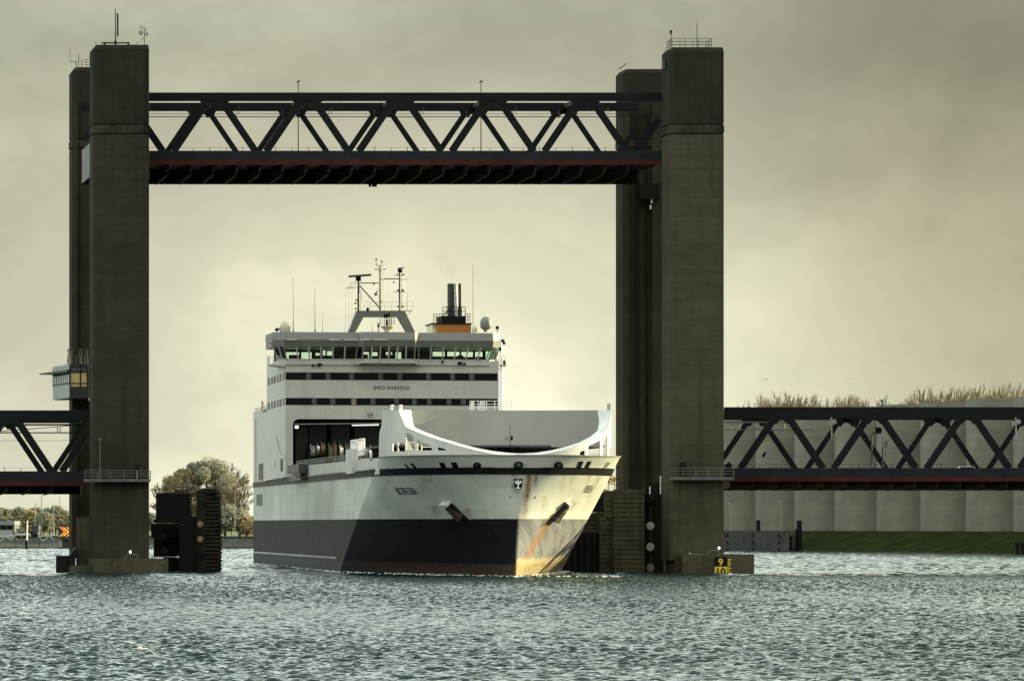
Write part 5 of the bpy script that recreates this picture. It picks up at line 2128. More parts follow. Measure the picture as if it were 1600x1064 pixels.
    part(b, 'cable', M('cable_grey', (.2, .2, .18), .6))


ship_side()


def winches():
    # big warping drums just inside the opening, axis athwart
    y = SF + 2.6
    spec = [(484, 492, 693, .95), (494, 499, 690, 1.0), (501, 507, 688.5, 1.05), (512, 520, 690, 1.55), (521, 525, 688, 1.6), (528.5, 535, 687, 1.75), (538, 545, 687.5, 1.7), (569, 574, 692, 1.45), (577, 583, 693.5, 1.4), (586, 592, 694, 1.35)]
    mats = [PALED, METAL, BRASS, M('bronze_dark', (.12, .10, .06), .5), BRASS, METAL, M('bronze_dark', (.12, .10, .06), .5), METAL, PALED, METAL]
    zc = SL(520, 706, y).z
    for (a, c, top, r), m in zip(spec, mats):
        x0, x1 = SL(a, 700, y).x, SL(c, 700, y).x
        zt = SL(a, top, y).z
        z = zt - r
        b = MB().lathe((x0, y, z), [(r * .96, 0), (r, .05), (r, .12), (r * .78, .14), (r * .74, (x1 - x0)), (r * .3, x1 - x0 + .02)], 26, axis='x')
        part(b, 'winch_drum', m, smooth=40)
    b = MB().tube(SL(478, 705, y), SL(596, 706, y), .3, n=10)
    for px in (481, 509, 526.5, 548, 575):
        p = SL(px, 708, y)
        b.box(p.x - .15, p.x + .15, y - .9, y + .9, z_low, p.z + .6)
    part(b, 'winch_shaft', DARK)


winches()


def trailers():
    y = SF + 6.5
    for k, (a, c, t0, lab) in enumerate(((462, 481, 666, 'dark trailer at the left of the mooring deck opening in the ship'), (483, 510, 664.5, 'dark trailer second from the left inside the ship opening, behind small drums'),
                                         (517, 546, 664.5, 'dark trailer in the middle inside the ship opening, behind the largest drums'), (554, 600, 665.5, 'wide dark trailer at the right inside the ship opening, behind the white cage'))):
        yy = y + (-1.5 if k == 0 else 0)
        p0, p1 = SL(a, 700, yy), SL(c, 700, yy)
        zt = SL(a, t0, yy).z
        loc = Vector(S2W((p0.x + p1.x) / 2, yy, z_low))
        t = thing('trailer', loc, lab, 'trailer', 'trailers inside the ship opening', TH)
        w_ = (p1.x - p0.x) / 2
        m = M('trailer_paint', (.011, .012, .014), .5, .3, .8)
        b = MB().box(-w_, w_, 0, 5.5, 1.2, zt - z_low)
        for i in range(7):
            x = -w_ + (i + .5) * 2 * w_ / 7
            b.box(x - .05, x + .05, -.06, 0, 1.3, zt - z_low - .1)
        b.build('body', m, t, world=False)
        for x in (-w_ * .7, w_ * .7):
            MB().lathe((x, .5, .5), [(.3, -.14), (.5, -.12), (.5, .12), (.3, .14)], 14, axis='x').build('wheel', BLACKP, t, world=False)
        MB().box(-w_, w_, -.05, .6, 1.0, 1.2).build('bumper', DARK, t, world=False)
        if k in (1, 2):
            MB().box(-w_ * .7, w_ * .7, -.10, -.06, 3.1, 3.2).build('marker_strip', ORANGE, t, world=False)
            MB().box(-.15, .15, -.12, -.06, 2.2, 2.6).build('number_plate', PALED, t, world=False)


trailers()


# ---------------------------------------------------------------- top hamper
def topside():
    s = SF + 4
    R = lambda px, py, ss=s: SL(px, py, ss)
    grey = M('mast_paint', (.25, .24, .21), .5, .12, .6)
    dk = M('mast_dark', (.05, .045, .037), .5, .2, .8)
    # portal
    b = MB()
    pf = [(544, 520.5), (565.5, 486), (632.5, 486), (650.5, 521), (640, 521), (622, 495.2), (568.5, 495.2), (555, 520.5)]
    b.plate([R(x, y) for x, y in [(544, 520.5), (557.6, 485.4), (568.5, 495.2), (554.5, 520.5)]], (0, 1.6, 0))
    b.plate([R(x, y) for x, y in [(557.6, 485.4), (632.4, 485.4), (622, 495.2), (568.5, 495.2)]], (0, 1.6, 0))
    b.plate([R(x, y) for x, y in [(632.4, 485.4), (649.5, 521), (637, 521), (622, 495.2)]], (0, 1.6, 0))
    mast = part(b, 'radar_mast', M('portal_grey', (.14, .14, .122), .5, .1, .5))
    y = s + .8
    R2 = lambda px, py, d=0: SL(px, py, y + d)
    b = MB()
    b.tube(R2(560.2, 485.5), R2(560.2, 438), .17, .13, 10)
    b.tube(R2(594, 485.5), R2(593.8, 415.5), .13, .10, 10)
    b.tube(R2(624.6, 485.5), R2(624.6, 424), .15, .11, 10)
    part(b, 'mast_post', dk, mast)
    b = MB()
    for a, c, w_ in (((562, 442.4), (592, 442.2), .12), ((596, 436), (624, 435.8), .13), ((562, 446.4), (593, 481), .15), ((584.4, 420.6), (603, 420.6), .07), ((589, 415.6), (597, 415.6), .06),
                     ((614.8, 430.4), (633, 430.2), .06), ((615, 455.4), (633.5, 455.6), .06), ((625, 436.6), (638, 436.8), .06), ((540, 450.2), (559, 449.4), .07), ((549.5, 442.2), (558, 442.2), .05),
                     ((545.5, 449.6), (549.5, 442.2), .05), ((547.5, 449), (557, 444), .04), ((584.5, 420.6), (593, 424), .04), ((602.5, 421), (596, 424), .04), ((615, 456), (623, 458.4), .04), ((633, 456), (627, 458.4), .04)):
        b.bar(R2(*a), R2(*c), w_, w_)
    b.tube(R2(587.6, 416), R2(587.6, 406), .035, n=5)
    b.tube(R2(596.5, 416), R2(596.5, 409.6), .035, n=5)
    b.tube(R2(590.5, 415), R2(587.6, 411), .025, n=5)
    part(b, 'yard', dk, mast)
    for px, py in ((587.7, 405.4), (596.5, 409), (584.2, 444), (615.5, 441)):
        p = R2(px, py)
        part(MB().lathe(p, [(.04, -.14), (.11, -.04), (.09, .1), (.03, .14)], 8), 'mast_lamp', DARK, mast)
    for x0, y0, x1, y1 in ((597.4, 484, 597.4, 421), (599.6, 484, 599.6, 421), (563.4, 484, 563.4, 452), (565, 484, 565, 452), (627.8, 484, 627.8, 430), (629.6, 484, 629.6, 430)):
        pass
    b = MB()
    for xa, xb, yt in ((597, 599.4, 421), (563.2, 565, 452), (627.6, 629.8, 429)):
        b.tube(R2(xa, 485, -.2), R2(xa, yt, -.2), .03, n=4)
        b.tube(R2(xb, 485, -.2), R2(xb, yt, -.2), .03, n=4)
        for q in np.arange(yt + 2, 485, 4.2):
            b.tube(R2(xa, q, -.2), R2(xb, q, -.2), .025, n=4)
    part(b, 'ladder', M('ladder_pale', (.5, .48, .38), .5), mast)
    # fittings on the right post
    for px, py, w_, h_ in ((624.8, 423.2, .32, .55), (620.8, 429, .10, .25), (629.5, 429, .12, .25), (621.6, 454, .12, .25), (629, 454, .14, .3), (622, 479, .12, .28), (629, 479, .12, .3), (556.5, 469, .12, .22), (555, 474, .16, .2), (555.3, 482.6, .14, .2), (594, 471.6, .16, .2)):
        p = R2(px, py)
        part(MB().lathe((p.x, p.y - .25, p.z), [(w_ * .6, -h_ / 2), (w_, -h_ / 4), (w_, h_ / 4), (w_ * .5, h_ / 2)], 10), 'mast_fitting', DARK, mast)
    # radars
    b = MB().bar(R2(544.6, 432.2, -.5), R2(580, 429.6, -.5), .30, .27)
    part(b, 'radar_scanner', M('radar_brown', (.028, .024, .02), .5), mast)
    p = R2(560, 435.6)
    part(MB().box(p.x - .33, p.x + .30, y - .4, y + .3, p.z - .30, p.z + .25).tube((p.x, y - .5, p.z + .2), (p.x, y - .5, p.z + .42), .12, n=8), 'radar_motor', DARK, mast)
    part(MB().bar(R2(621, 419.8, -.3), R2(631.4, 418.4, -.3), .16, .14).tube(R2(625, 419, -.3), R2(624.8, 422, -.3), .10, n=8), 'radar_scanner', M('radar_brown', (.028, .024, .02), .5), mast)
    # horn and ball
    p, q = R2(586.5, 461, -.4), R2(590.6, 452, -.4)
    part(MB().tube(p, p.lerp(q, .45), .20, .09, 10).tube(p.lerp(q, .4), q, .06, .03, 8).bar(R2(585, 461.4, -.4), R2(590.4, 461, -.4), .12, .10), 'horn', DARK, mast)
    part(MB().lathe(R2(574.6, 483.2, -.9), [(.06, -.22), (.19, -.12), (.22, 0), (.19, .12), (.06, .22)], 14), 'signal_ball', BLACKP, mast)
    # rails on the portal top
    b = MB()
    zq = R2(600, 485.4).z
    b.rail([(R2(565, 485, 1).x, y - .7, zq), (R2(643.5, 485, 1).x, y - .7, zq)], R2(600, 472.4).z - zq, .95, .028, 2)
    b.bar(R2(632, 485.6, 0), R2(643.5, 485.6, 0), 1.2, .08)
    b.bar(R2(642.5, 486, 0), R2(636, 491.5, 0), .06, .06)
    b.tube(R2(636.5, 485), R2(636.5, 456.5), .03, n=5)
    part(b, 'mast_rail', M('rail_pale', (.42, .41, .34), .5), mast)
    b = MB()
    for x0, x1 in ((540.4, 539.2), (545.4, 544.2), (550.2, 549.6)):
        b.tube(R2(x0, 450.5), R2(x1, 519), .018, n=4)
    part(b, 'halyard', dk, mast)
    # compass pedestal with its gear, between the legs
    b = MB()
    p = SL(606, 520.5, s - 1)
    b.lathe(p, [(.45, 0), (.45, .40), (.65, .55), (.95, .85), (.95, .92)], 16)
    ped = part(b, 'pedestal', CREAM, smooth=40)
    b = MB()
    q = SL(604.6, 509, s - 1)
    b.tube(q, SL(604.6, 499, s - 1), .16, .13, 8)
    c = SL(602.6, 494, s - 1)
    b.box(c.x - .22, c.x + .16, c.y - .3, c.y + .3, c.z - .22, c.z + .28)
    b.bar(SL(604, 497, s - 1), SL(607.6, 490, s - 1), .16, .2)
    b.tube(SL(608.5, 509, s - 1), SL(608.5, 487, s - 1), .06, n=6)
    part(b, 'gun_light', DARK, ped)
    b = MB()
    zq = SL(600, 509.5, s - 1).z
    b.rail([SL(593.4, 509.5, s - .4), SL(616, 509.5, s - .4), SL(616, 509.5, s + .8)], SL(600, 497.6, s - 1).z - zq, .6, .03, 3)
    b.tube(SL(611.4, 520, s - .4), SL(611.4, 497, s - .4), .06, n=6)
    part(b, 'railing', dk, ped)
    b = MB()
    b.tube(SL(591.4, 520, s - 1), SL(591.4, 505, s - 1), .05, n=6)
    b.box(SL(590, 515, s - 1).x, SL(592.6, 515, s - 1).x, s - 1.2, s - .8, SL(590, 511.5, s - 1).z, SL(590, 507, s - 1).z)
    b.bar(SL(588.5, 504.6, s - 1), SL(597, 505.4, s - 1), .07, .07)
    part(b, 'weather_vane', DARK)
    # whip aerials
    for px, pt, r in ((458, 434.5, .045), (457.2, 500, .025), (491.6, 451, .05), (503.4, 486, .025), (738.6, 415, .045), (581.4, 504, .02)):
        b = MB().tube(SL(px + .6, 521, s), SL(px, pt, s), r, r * .45, 6)
        b.tube(SL(px + .6, 521, s), SL(px + .5, 514, s), r * 2.0, r * 1.6, 6)
        part(b, 'whip_aerial', dk)
    # domes and search lights
    p = SL(445.5, 520.5, s - 2)
    part(MB().lathe(p, [(.66, 0), (.70, .1), (.72, .8), (.64, 1.12), (.45, 1.36), (.2, 1.5), (.02, 1.53)], 22), 'radome', CREAM, smooth=50)
    p = SL(759.2, 518.5, s - 1)
    part(MB().lathe(p, [(.34, 0), (.30, .25), (.62, .42), (.74, .62), (.78, 1.15), (.72, 1.5), (.5, 1.83), (.2, 1.98), (.02, 2.0)], 22), 'radome', M('radome_grey', (.20, .21, .19), .5, .05), smooth=50)
    p = SL(741.2, 519.5, s - 1)
    part(MB().lathe(p, [(.34, 0), (.36, .45), (.26, .7), (.05, .82)], 16), 'radome', CREAM, smooth=50)
    for px, py in ((432.5, 515), (777, 512)):
        c = SL(px, py, s - 2)
        part(MB().lathe(c, [(.16, -.25), (.23, -.1), (.23, .1), (.1, .22)], 14, axis='y').tube(c, c - Vector((0, 0, .55)), .06, n=6), 'search_light', BLACKP)
    c = SL(436, 514, s - 2.2)
    part(MB().lathe(c, [(.12, -.12), (.17, -.04), (.17, .12), (.05, .18)], 12, axis='y'), 'lamp', PALED)
    # funnel well aft
    sf = SF + 20
    Fp = lambda px, py, d=0: SL(px, py, sf + d)
    b = MB().box(Fp(683, 510).x, Fp(736, 510).x, sf, sf + 7, ZROOF - .8, Fp(700, 506.4).z)
    fu = part(b, 'funnel', ORANGE)
    part(MB().box(Fp(676.4, 510).x, Fp(683, 510).x - .01, sf + .5, sf + 6.5, ZROOF - .8, Fp(700, 506.6).z), 'funnel_side_face', CREAM, fu)  # left side face of the funnel, a separate paler box
    part(MB().box(Fp(674.6, 510).x, Fp(737, 510).x, sf - .15, sf + 7.2, Fp(700, 506.6).z, Fp(700, 504.6).z).box(Fp(690.6, 500).x, Fp(727.6, 500).x, sf + .3, sf + 6, Fp(700, 504.7).z, Fp(700, 493.4).z), 'funnel_top', BLACKP, fu)
    b = MB()
    z0 = Fp(700, 504.6).z
    b.rail([Fp(677.6, 504.6, 6), Fp(677.6, 504.6, .1), Fp(690.6, 504.6, .1)], Fp(700, 490.6).z - z0, .45, .04, 3)
    b.rail([Fp(727.6, 504.6, .1), Fp(734.4, 504.6, .1), Fp(734.4, 504.6, 5)], Fp(700, 490.6).z - z0, .35, .04, 3)
    z1 = Fp(700, 493.4).z
    b.rail([Fp(692, 493.4, 4), Fp(692, 493.4, .4), Fp(727, 493.4, .4), Fp(727, 493.4, 4)], Fp(700, 479.4).z - z1, .5, .05, 2)
    b.bar(Fp(693, 492, .4), Fp(706, 482, .4), .16, .16)
    part(b, 'funnel_rail', BLACKP, fu)
    b = MB().tube(Fp(705.4, 494, 2.5), Fp(705.2, 443.4, 2.5), .56, .54, 20)
    part(b, 'exhaust_pipe', M('pipe_sooty', (.022, .022, .021), .45, .2, .6), fu, smooth=40)
    part(MB().tube(Fp(712.6, 494, 2.2), Fp(711.8, 443.6, 2.2), .27, n=14), 'exhaust_pipe', METAL, fu, smooth=40)
    part(MB().tube(Fp(719, 494, 2.6), Fp(718.8, 443, 2.6), .21, n=12).tube(Fp(714.6, 494, 2.9), Fp(714.4, 445, 2.9), .2, n=12), 'exhaust_pipe', M('pipe_black', (.012, .008, .008), .4), fu, smooth=40)


topside()


def smoke():
    """thin brown exhaust drifting off the funnel"""
    sf = SF + 22
    b = MB()
    path = [(711, 442, .5), (707, 432, .9), (701, 420, 1.4), (695, 408, 2.0), (688, 396, 2.6)]
    n = 12
    vs, fs = [], []
    for px, py, r in path:
        c = SL(px, py, sf)
        for i in range(n):
            a = 2 * pi * i / n
            vs.append((c.x + cos(a) * r, c.y + sin(a) * r, c.z))
    for k in range(len(path) - 1):
        for i in range(n):
            j = (i + 1) % n
            fs.append((k * n + i, k * n + j, (k + 1) * n + j, (k + 1) * n + i))
    fs += [tuple(range(n - 1, -1, -1)), tuple(range((len(path) - 1) * n, len(path) * n))]
    b.add([Vector(S2W(*v)) for v in vs], fs)
    m = bpy.data.materials.new('exhaust_haze')
    m.use_nodes = True
    t = NT(m.node_tree)
    for nd in list(m.node_tree.nodes):
        m.node_tree.nodes.remove(nd)
    v = t.n('ShaderNodeVolumePrincipled')
    v.inputs['Color'].default_value = (.35, .28, .18, 1)
    ob = t.n('ShaderNodeTexCoord').outputs['Object']
    t.l(t.math('MULTIPLY', t.maprange(t.noise(ob, .45, 4.0, .6), .42, .7), .09), v.inputs['Density'])
    t.l(v.outputs[0], t.n('ShaderNodeOutputMaterial').inputs['Volume'])
    tag(b.build('smoke', m), 'faint brown exhaust smoke above the ship funnel', 'smoke', kind='stuff')


smoke()


def foam():
    """broken white water along the waterline"""
    b = MB()
    rg = random.Random(5)
    def blob(p, r):
        n = 7
        ring = [(p[0] + cos(2 * pi * i / n) * r * rg.uniform(.5, 1.3), p[1] + sin(2 * pi * i / n) * r * rg.uniform(.5, 1.6), rg.uniform(.02, .07)) for i in range(n)]
        b.add([S2W(*q) for q in ring] + [S2W(p[0], p[1], rg.uniform(.12, .30))], [(i, (i + 1) % n, n) for i in range(n)])
    for side, cnt, smax in ((1, 420, 1.0), (-1, 330, 1.0)):
        for i in range(cnt):
            p = hull(side, rg.random() ** 1.3 * smax, 0.0)
            d = abs(rg.gauss(0, .55)) + .05
            blob((p.x + side * d, p.y - d * .4), rg.uniform(.07, .30))
    for i in range(260):
        y = rg.uniform(53, LOA)
        blob((-B - abs(rg.gauss(0, .4)) - .05, y), rg.uniform(.08, .28))
    for i in range(240):
        blob((rg.uniform(-1, 11) , rg.gauss(-1.5, 2.0)), rg.uniform(.05, .20))
    tag(b.build('foam', M('foam_white', (.62, .66, .62), .7, .2, 2.0)), 'broken white foam along the ship waterline', 'foam', kind='stuff')


foam()

# ================================================================== BANK, TREES, SMALL THINGS
def leafy_tree(name, x, y, z, h, r, mat, n, seed, label, cat='tree', group=None, flat=.8, leaf=.42):
    rg = random.Random(seed)
    t = thing(name, (x, y, z), label, cat, group)
    b = MB()
    b.tube((0, 0, -.5), (.1, 0, h * .35), .35, .25, 8)
    limbs = []
    for i in range(16):
        a = rg.uniform(0, 2 * pi)
        z0 = h * rg.uniform(.18, .4)
        rr = r * rg.uniform(.55, 1.0)
        tip = Vector((cos(a) * rr, sin(a) * rr, z0 + h * rg.uniform(.12, .5)))
        b.tube((0, 0, z0), tip * .6 + Vector((0, 0, z0 * .4)), .14, .09, 5)
        b.tube(tip * .6 + Vector((0, 0, z0 * .4)), tip, .09, .03, 5)
        limbs.append(tip)
    b.build('trunk', BARK, t, world=False)
    c = MB()
    blobs = []
    for i in range(46):
        a = rg.uniform(0, 2 * pi)
        u = rg.uniform(-.9, 1)
        q = (1 - u * u) ** .5 * rg.uniform(.45, 1.0)
        blobs.append((Vector((cos(a) * q * r, sin(a) * q * r, h * .56 + u * h * .42 * flat)), r * rg.uniform(.16, .34)))
    for i in range(n):
        p, br = rg.choice(blobs)
        d = Vector((rg.gauss(0, 1), rg.gauss(0, 1), rg.gauss(0, .8)))
        d = d.normalized() * br * rg.random() ** .35
        ctr = p + d
        if ctr.z < h * .08:
            continue
        u = Vector((rg.gauss(0, 1), rg.gauss(0, 1), rg.gauss(0, 1))).normalized()
        v = u.cross(Vector((rg.gauss(0, 1), rg.gauss(0, 1), rg.gauss(0, 1)))).normalized()
        s = leaf * rg.uniform(.6, 1.3)
        c.add([ctr - u * s, ctr + v * s * .6, ctr + u * s, ctr - v * s * .6], [(0, 1, 2, 3)])
    c.build('crown', mat, t, world=False)
    return t


def bare_tree(name, x, y, z, h, spread, seed, label, group, levels=5, mat=TWIG, minr=.045):
    rg = random.Random(seed)
    t = thing(name, (x, y, z), label, 'tree', group)
    trunk, crown = MB(), MB()
    def grow(p, d, L, r, k):
        q = p + d * L
        (trunk if k <= 1 else crown).tube(p, q, max(r, minr), max(r * .7, minr * .8), 5 if k <= 1 else 3, cap=False)
        if k >= levels:
            return
        m = 3 if k < levels - 1 else 4
        for i in range(m):
            f = rg.uniform(.35, 1.0) if i else 1.0
            e = Vector((rg.gauss(0, 1), rg.gauss(0, 1), rg.gauss(0, .5))) * spread
            nd = (d + e + Vector((0, 0, .22))).normalized()
            grow(p + d * L * f, nd, L * rg.uniform(.55, .8), r * .6, k + 1)
    for i in range(3):
        grow(Vector((rg.uniform(-.4, .4), rg.uniform(-.4, .4), -.4)), Vector((rg.gauss(0, .10), rg.gauss(0, .10), 1)).normalized(), h * .34, .28, 0)
    trunk.build('trunk', BARK, t, world=False)
    crown.build('crown', mat, t, world=False)
    return t


def gz(px, Y):
    return (px - 800) / F * Y


# big clump of trees left of the ship
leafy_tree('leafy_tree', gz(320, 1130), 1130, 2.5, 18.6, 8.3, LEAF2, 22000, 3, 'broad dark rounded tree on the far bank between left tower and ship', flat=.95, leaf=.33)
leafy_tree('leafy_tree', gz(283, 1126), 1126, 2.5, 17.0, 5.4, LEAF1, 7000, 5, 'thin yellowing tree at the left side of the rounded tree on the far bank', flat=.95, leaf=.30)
bare_tree('bare_tree', gz(376, 1120), 1120, 2.5, 15.0, .42, 21, 'bare spreading tree on the far bank close to the ship side', 'bare trees on the far bank', 6)
bare_tree('bare_tree', gz(262, 1118), 1118, 2.5, 15.5, .42, 22, 'bare tree on the far bank just right of the left tower', 'bare trees on the far bank', 6)
bare_tree('bare_tree', gz(352, 1140), 1140, 2.5, 19.0, .40, 25, 'tall bare tree on the far bank between the rounded tree and the lamp', 'bare trees on the far bank', 6)
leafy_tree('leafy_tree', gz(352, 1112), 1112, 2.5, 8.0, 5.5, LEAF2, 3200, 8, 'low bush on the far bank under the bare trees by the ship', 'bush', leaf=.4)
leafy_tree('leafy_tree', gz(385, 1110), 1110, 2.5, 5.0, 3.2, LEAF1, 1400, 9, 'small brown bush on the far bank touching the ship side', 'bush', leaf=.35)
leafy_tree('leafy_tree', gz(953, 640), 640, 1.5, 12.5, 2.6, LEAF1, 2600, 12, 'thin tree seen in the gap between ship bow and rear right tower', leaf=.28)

# wood along the left bank
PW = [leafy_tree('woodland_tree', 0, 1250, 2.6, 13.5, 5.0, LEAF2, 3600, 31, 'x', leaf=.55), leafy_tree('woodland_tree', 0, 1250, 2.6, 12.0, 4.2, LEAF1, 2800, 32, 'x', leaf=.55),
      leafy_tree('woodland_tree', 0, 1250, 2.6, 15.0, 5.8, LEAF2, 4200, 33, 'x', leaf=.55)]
rg = random.Random(99)
k = 0
for i in range(34):
    px = -160 + i * 9.5
    if 112 < px < 146:
        continue
    Y = 1215 + rg.uniform(0, 160)
    src = PW[i % 3]
    o = src if k < 3 and i < 3 else copy_tree(src)
    k += 1
    o.location = (gz(px, Y), Y, 2.5)
    s = rg.uniform(.50, .62)
    o.scale = (s * 1.1, s * 1.1, s)
    o.rotation_euler = (0, 0, rg.uniform(0, 6.28))
    tag(o, 'hazy woodland tree in the far belt of trees under the left span', 'tree', 'woodland trees beyond the left bank')
for i, px in enumerate(range(170, 420, 12)):
    Y = 1330 + rg.uniform(0, 120)
    o = copy_tree(PW[i % 3])
    o.location = (gz(px, Y), Y, 2.5)
    s = rg.uniform(.40, .52)
    o.scale = (s * 1.2, s * 1.2, s)
    o.rotation_euler = (0, 0, rg.uniform(0, 6.28))
    tag(o, 'low hazy woodland tree far behind the big bank trees left of the ship', 'tree', 'woodland trees behind the bank trees')

# bare poplars behind the wind wall
PB = [bare_tree('bare_poplar', 0, 1100, 3, 30, .30, 41, 'x', None, 6, minr=.05), bare_tree('bare_poplar', 0, 1100, 3, 30, .36, 42, 'x', None, 6, minr=.05),
      bare_tree('bare_poplar', 0, 1100, 3, 30, .26, 43, 'x', None, 6, minr=.05)]
spots = []
def clump(x0, x1, step, top, amp, lab, grp):
    px = x0
    while px < x1:
        f = (px - x0) / (x1 - x0)
        spots.append((px, top + amp * (abs(2 * f - 1) ** 2.5) + rg.choice((-3, -1, 1, 3, 6)) + rg.uniform(-2, 2), lab, grp))
        px += step * rg.uniform(.55, 1.6)
clump(1184, 1300, 4.6, 611, 12, 'bare poplar rising above the right span close to the tower', 'bare poplars nearest the tower')
clump(1296, 1376, 5.0, 615, 10, 'bare poplar rising above the right span left of the beacon', 'bare poplars left of the beacon')
clump(1386, 1432, 7, 625, 3, 'low bare poplar top peeping over the wind wall near the beacon', 'low bare poplars near the beacon')
clump(1434, 1506, 5.5, 602, 18, 'bare poplar in the middle clump above the wind wall', 'bare poplars in the middle clump')
clump(1514, 1640, 6.5, 599, 8, 'bare poplar in the clump above the wind wall at the right edge', 'bare poplars at the right edge')
for i, (px, pt, lab, grp) in enumerate(spots):
    Y = 1110 + rg.uniform(0, 60)
    H = CH + (HZ - pt) / F * Y - 3
    o = PB[i] if i < 3 else copy_tree(PB[i % 3])
    o.location = (gz(px, Y), Y, 3)
    hh = PB_H[i % 3] if 'PB_H' in globals() else 30
    o['_h'] = H
    o.rotation_euler = (0, 0, rg.uniform(0, 6.28))
    tag(o, lab, 'tree', grp)
bpy.context.view_layer.update()
for o in [q for q in COL.objects if '_h' in q]:
    zmax = max(v.co.z for ch in COL.objects if ch.parent == o for v in ch.data.vertices)
    s = o['_h'] / zmax
    o.scale = (s * .8, s * .8, s)
    del o['_h']


# ------------------------------------------------------------------ left bank furniture
def lamp_post(px, py_b, py_t, Y, label, arm=3.5, mat=GALV, r=.11, group='lamp posts on the far bank'):
    t = thing('street_lamp', P(px, py_b, Y), label, 'street lamp', group)
    MB().tube(P(px, py_b, Y), P(px, py_t, Y), r, r * .6, 8).build('pole', mat, t)
    if arm:
        MB().bar(P(px, py_t, Y), P(px + arm, py_t - .6, Y), .12, .12).build('arm', mat, t)
        MB().bar(P(px + arm, py_t - .6, Y), P(px + arm + 3.6, py_t - .9, Y), .32, .2).build('lamp_head', PALED, t)
    return t


POLE = M('pale_pole', (.22, .23, .20), .6)
lamp_post(367, 830, 766, 1098, 'tall pale lamp post beside the big tree, left of the ship', 1.5, POLE)
lamp_post(385, 828, 785, 1110, 'shorter grey lamp post close to the ship side', 1.0, POLE)
lamp_post(54.5, 836, 788, 1100, 'grey lamp post with a side lamp behind the parked cars', .8, POLE)
lamp_post(65, 836, 774, 1112, 'tall thin lamp post right of the parked cars', 1.0, POLE)
lamp_post(83.5, 836, 790, 1098, 'thick pale mast left of the orange arrow board', 0, POLE, .2)
lamp_post(93, 836, 773, 1112, 'thin grey pole right behind the orange arrow board', 0, POLE, .08)

Y = 1090
t = thing('site_building', P(6, 836, Y), 'low grey flat building at the left edge of the far bank', 'building')
b = MB().box(gz(-60, Y), gz(22.5, Y), Y, Y + 14, 2.3, P(0, 820, Y).z)
b.build('wall', M('grey_cladding', (.10, .11, .11), .6, .2, .3), t)
MB().box(gz(-60.5, Y), gz(23, Y), Y - .3, Y + 14.2, P(0, 820, Y).z, P(0, 813.5, Y).z).build('roof', M('roof_grey', (.20, .22, .22), .6, .15, .4), t)
for i in range(6):
    a = -38 + i * 9.8
    MB().box(gz(a, Y), gz(a + 8.6, Y), Y - .06, Y + .02, P(0, 827, Y).z, P(0, 821, Y).z).build('window', GLASSD, t)
b = MB().box(gz(-38, Y), gz(20, Y), Y - .10, Y - .04, 2.6, P(0, 828, Y).z)
b.build('pale_panel', M('panel_pale', (.32, .34, .32), .6, .15, .3), t)
Y = 1092
car((gz(33, Y), Y, 2.75), .25, (.45, .46, .46), 'pale parked car at the left of the pair on the far bank', 'cars parked on the far bank')
car((gz(45, Y), Y + 1, 2.75), pi, (.01, .01, .011), 'dark parked car at the right of the pair on the far bank', 'cars parked on the far bank')
Y = 1096
t = thing('site_container', P(56, 836, Y), 'dark site container behind the parked cars on the far bank', 'container')
MB().box(gz(50, Y), gz(60, Y), Y, Y + 6, 2.5, P(0, 820.5, Y).z).build('body', M('dark_container', (.05, .055, .06), .6), t)
b = MB()
for i in range(6):
    b.box(gz(50.5 + i * 1.6, Y), gz(51.3 + i * 1.6, Y), Y - .06, Y, 2.6, P(0, 821, Y).z)
b.build('door_ribs', M('dark_container', (.05, .055, .06), .6), t)


def arrow_board():
    Y = 1068
    t = thing('arrow_board', P(102, 858, Y), 'dark board with lit orange chevrons pointing right, beside the left tower', 'traffic sign')
    b = MB().plate([P(90.8, 819, Y), P(113.6, 819, Y), P(113.6, 843, Y), P(90.8, 843, Y)], (0, .6, 0))
    b.build('board', M('board_dark', (.03, .035, .03), .6), t)
    b = MB().plate([P(97, 843, Y + .7), P(113, 843, Y + .7), P(113, 862, Y + .7), P(97, 862, Y + .7)], (0, 3.0, 0))
    b.build('foundation', STONE, t)
    em = emit('arrow_orange', (1.0, .24, .02), .6)
    em2 = emit('arrow_amber', (1.0, .42, .06), .7)
    for k, (x, m) in enumerate(((92.6, em), (98.0, em2), (103.4, em))):
        for s in (-1, 1):
            y = 830.3
            hh = 7.6 - .9 * (k % 2)
            tip = x + 8.6
            pts = [(x, y + s * hh), (x + 2.0, y + s * hh), (tip + 1.5, y + s * .2), (tip - .9, y + s * .2)]
            pts = [(min(q, 113), r) for q, r in pts]
            MB().plate([P(q, r, Y - .12) for q, r in pts], (0, .08, 0)).build('chevron', m, t)


arrow_board()
Y = 1040
t = thing('channel_beacon', P(42.5, 861, Y), 'slim post with white top and black foot standing in the water at the far left', 'beacon post')
MB().tube((gz(42, Y), Y, P(0, 844, Y).z), (gz(42.8, Y), Y, P(0, 813, Y).z), .22, .14, 8).build('white_pole', WHITE2, t)
MB().tube((gz(41.8, Y), Y, -2), (gz(41.8, Y), Y, P(0, 844, Y).z), .36, .36, 10).build('black_foot', BLACKP, t)


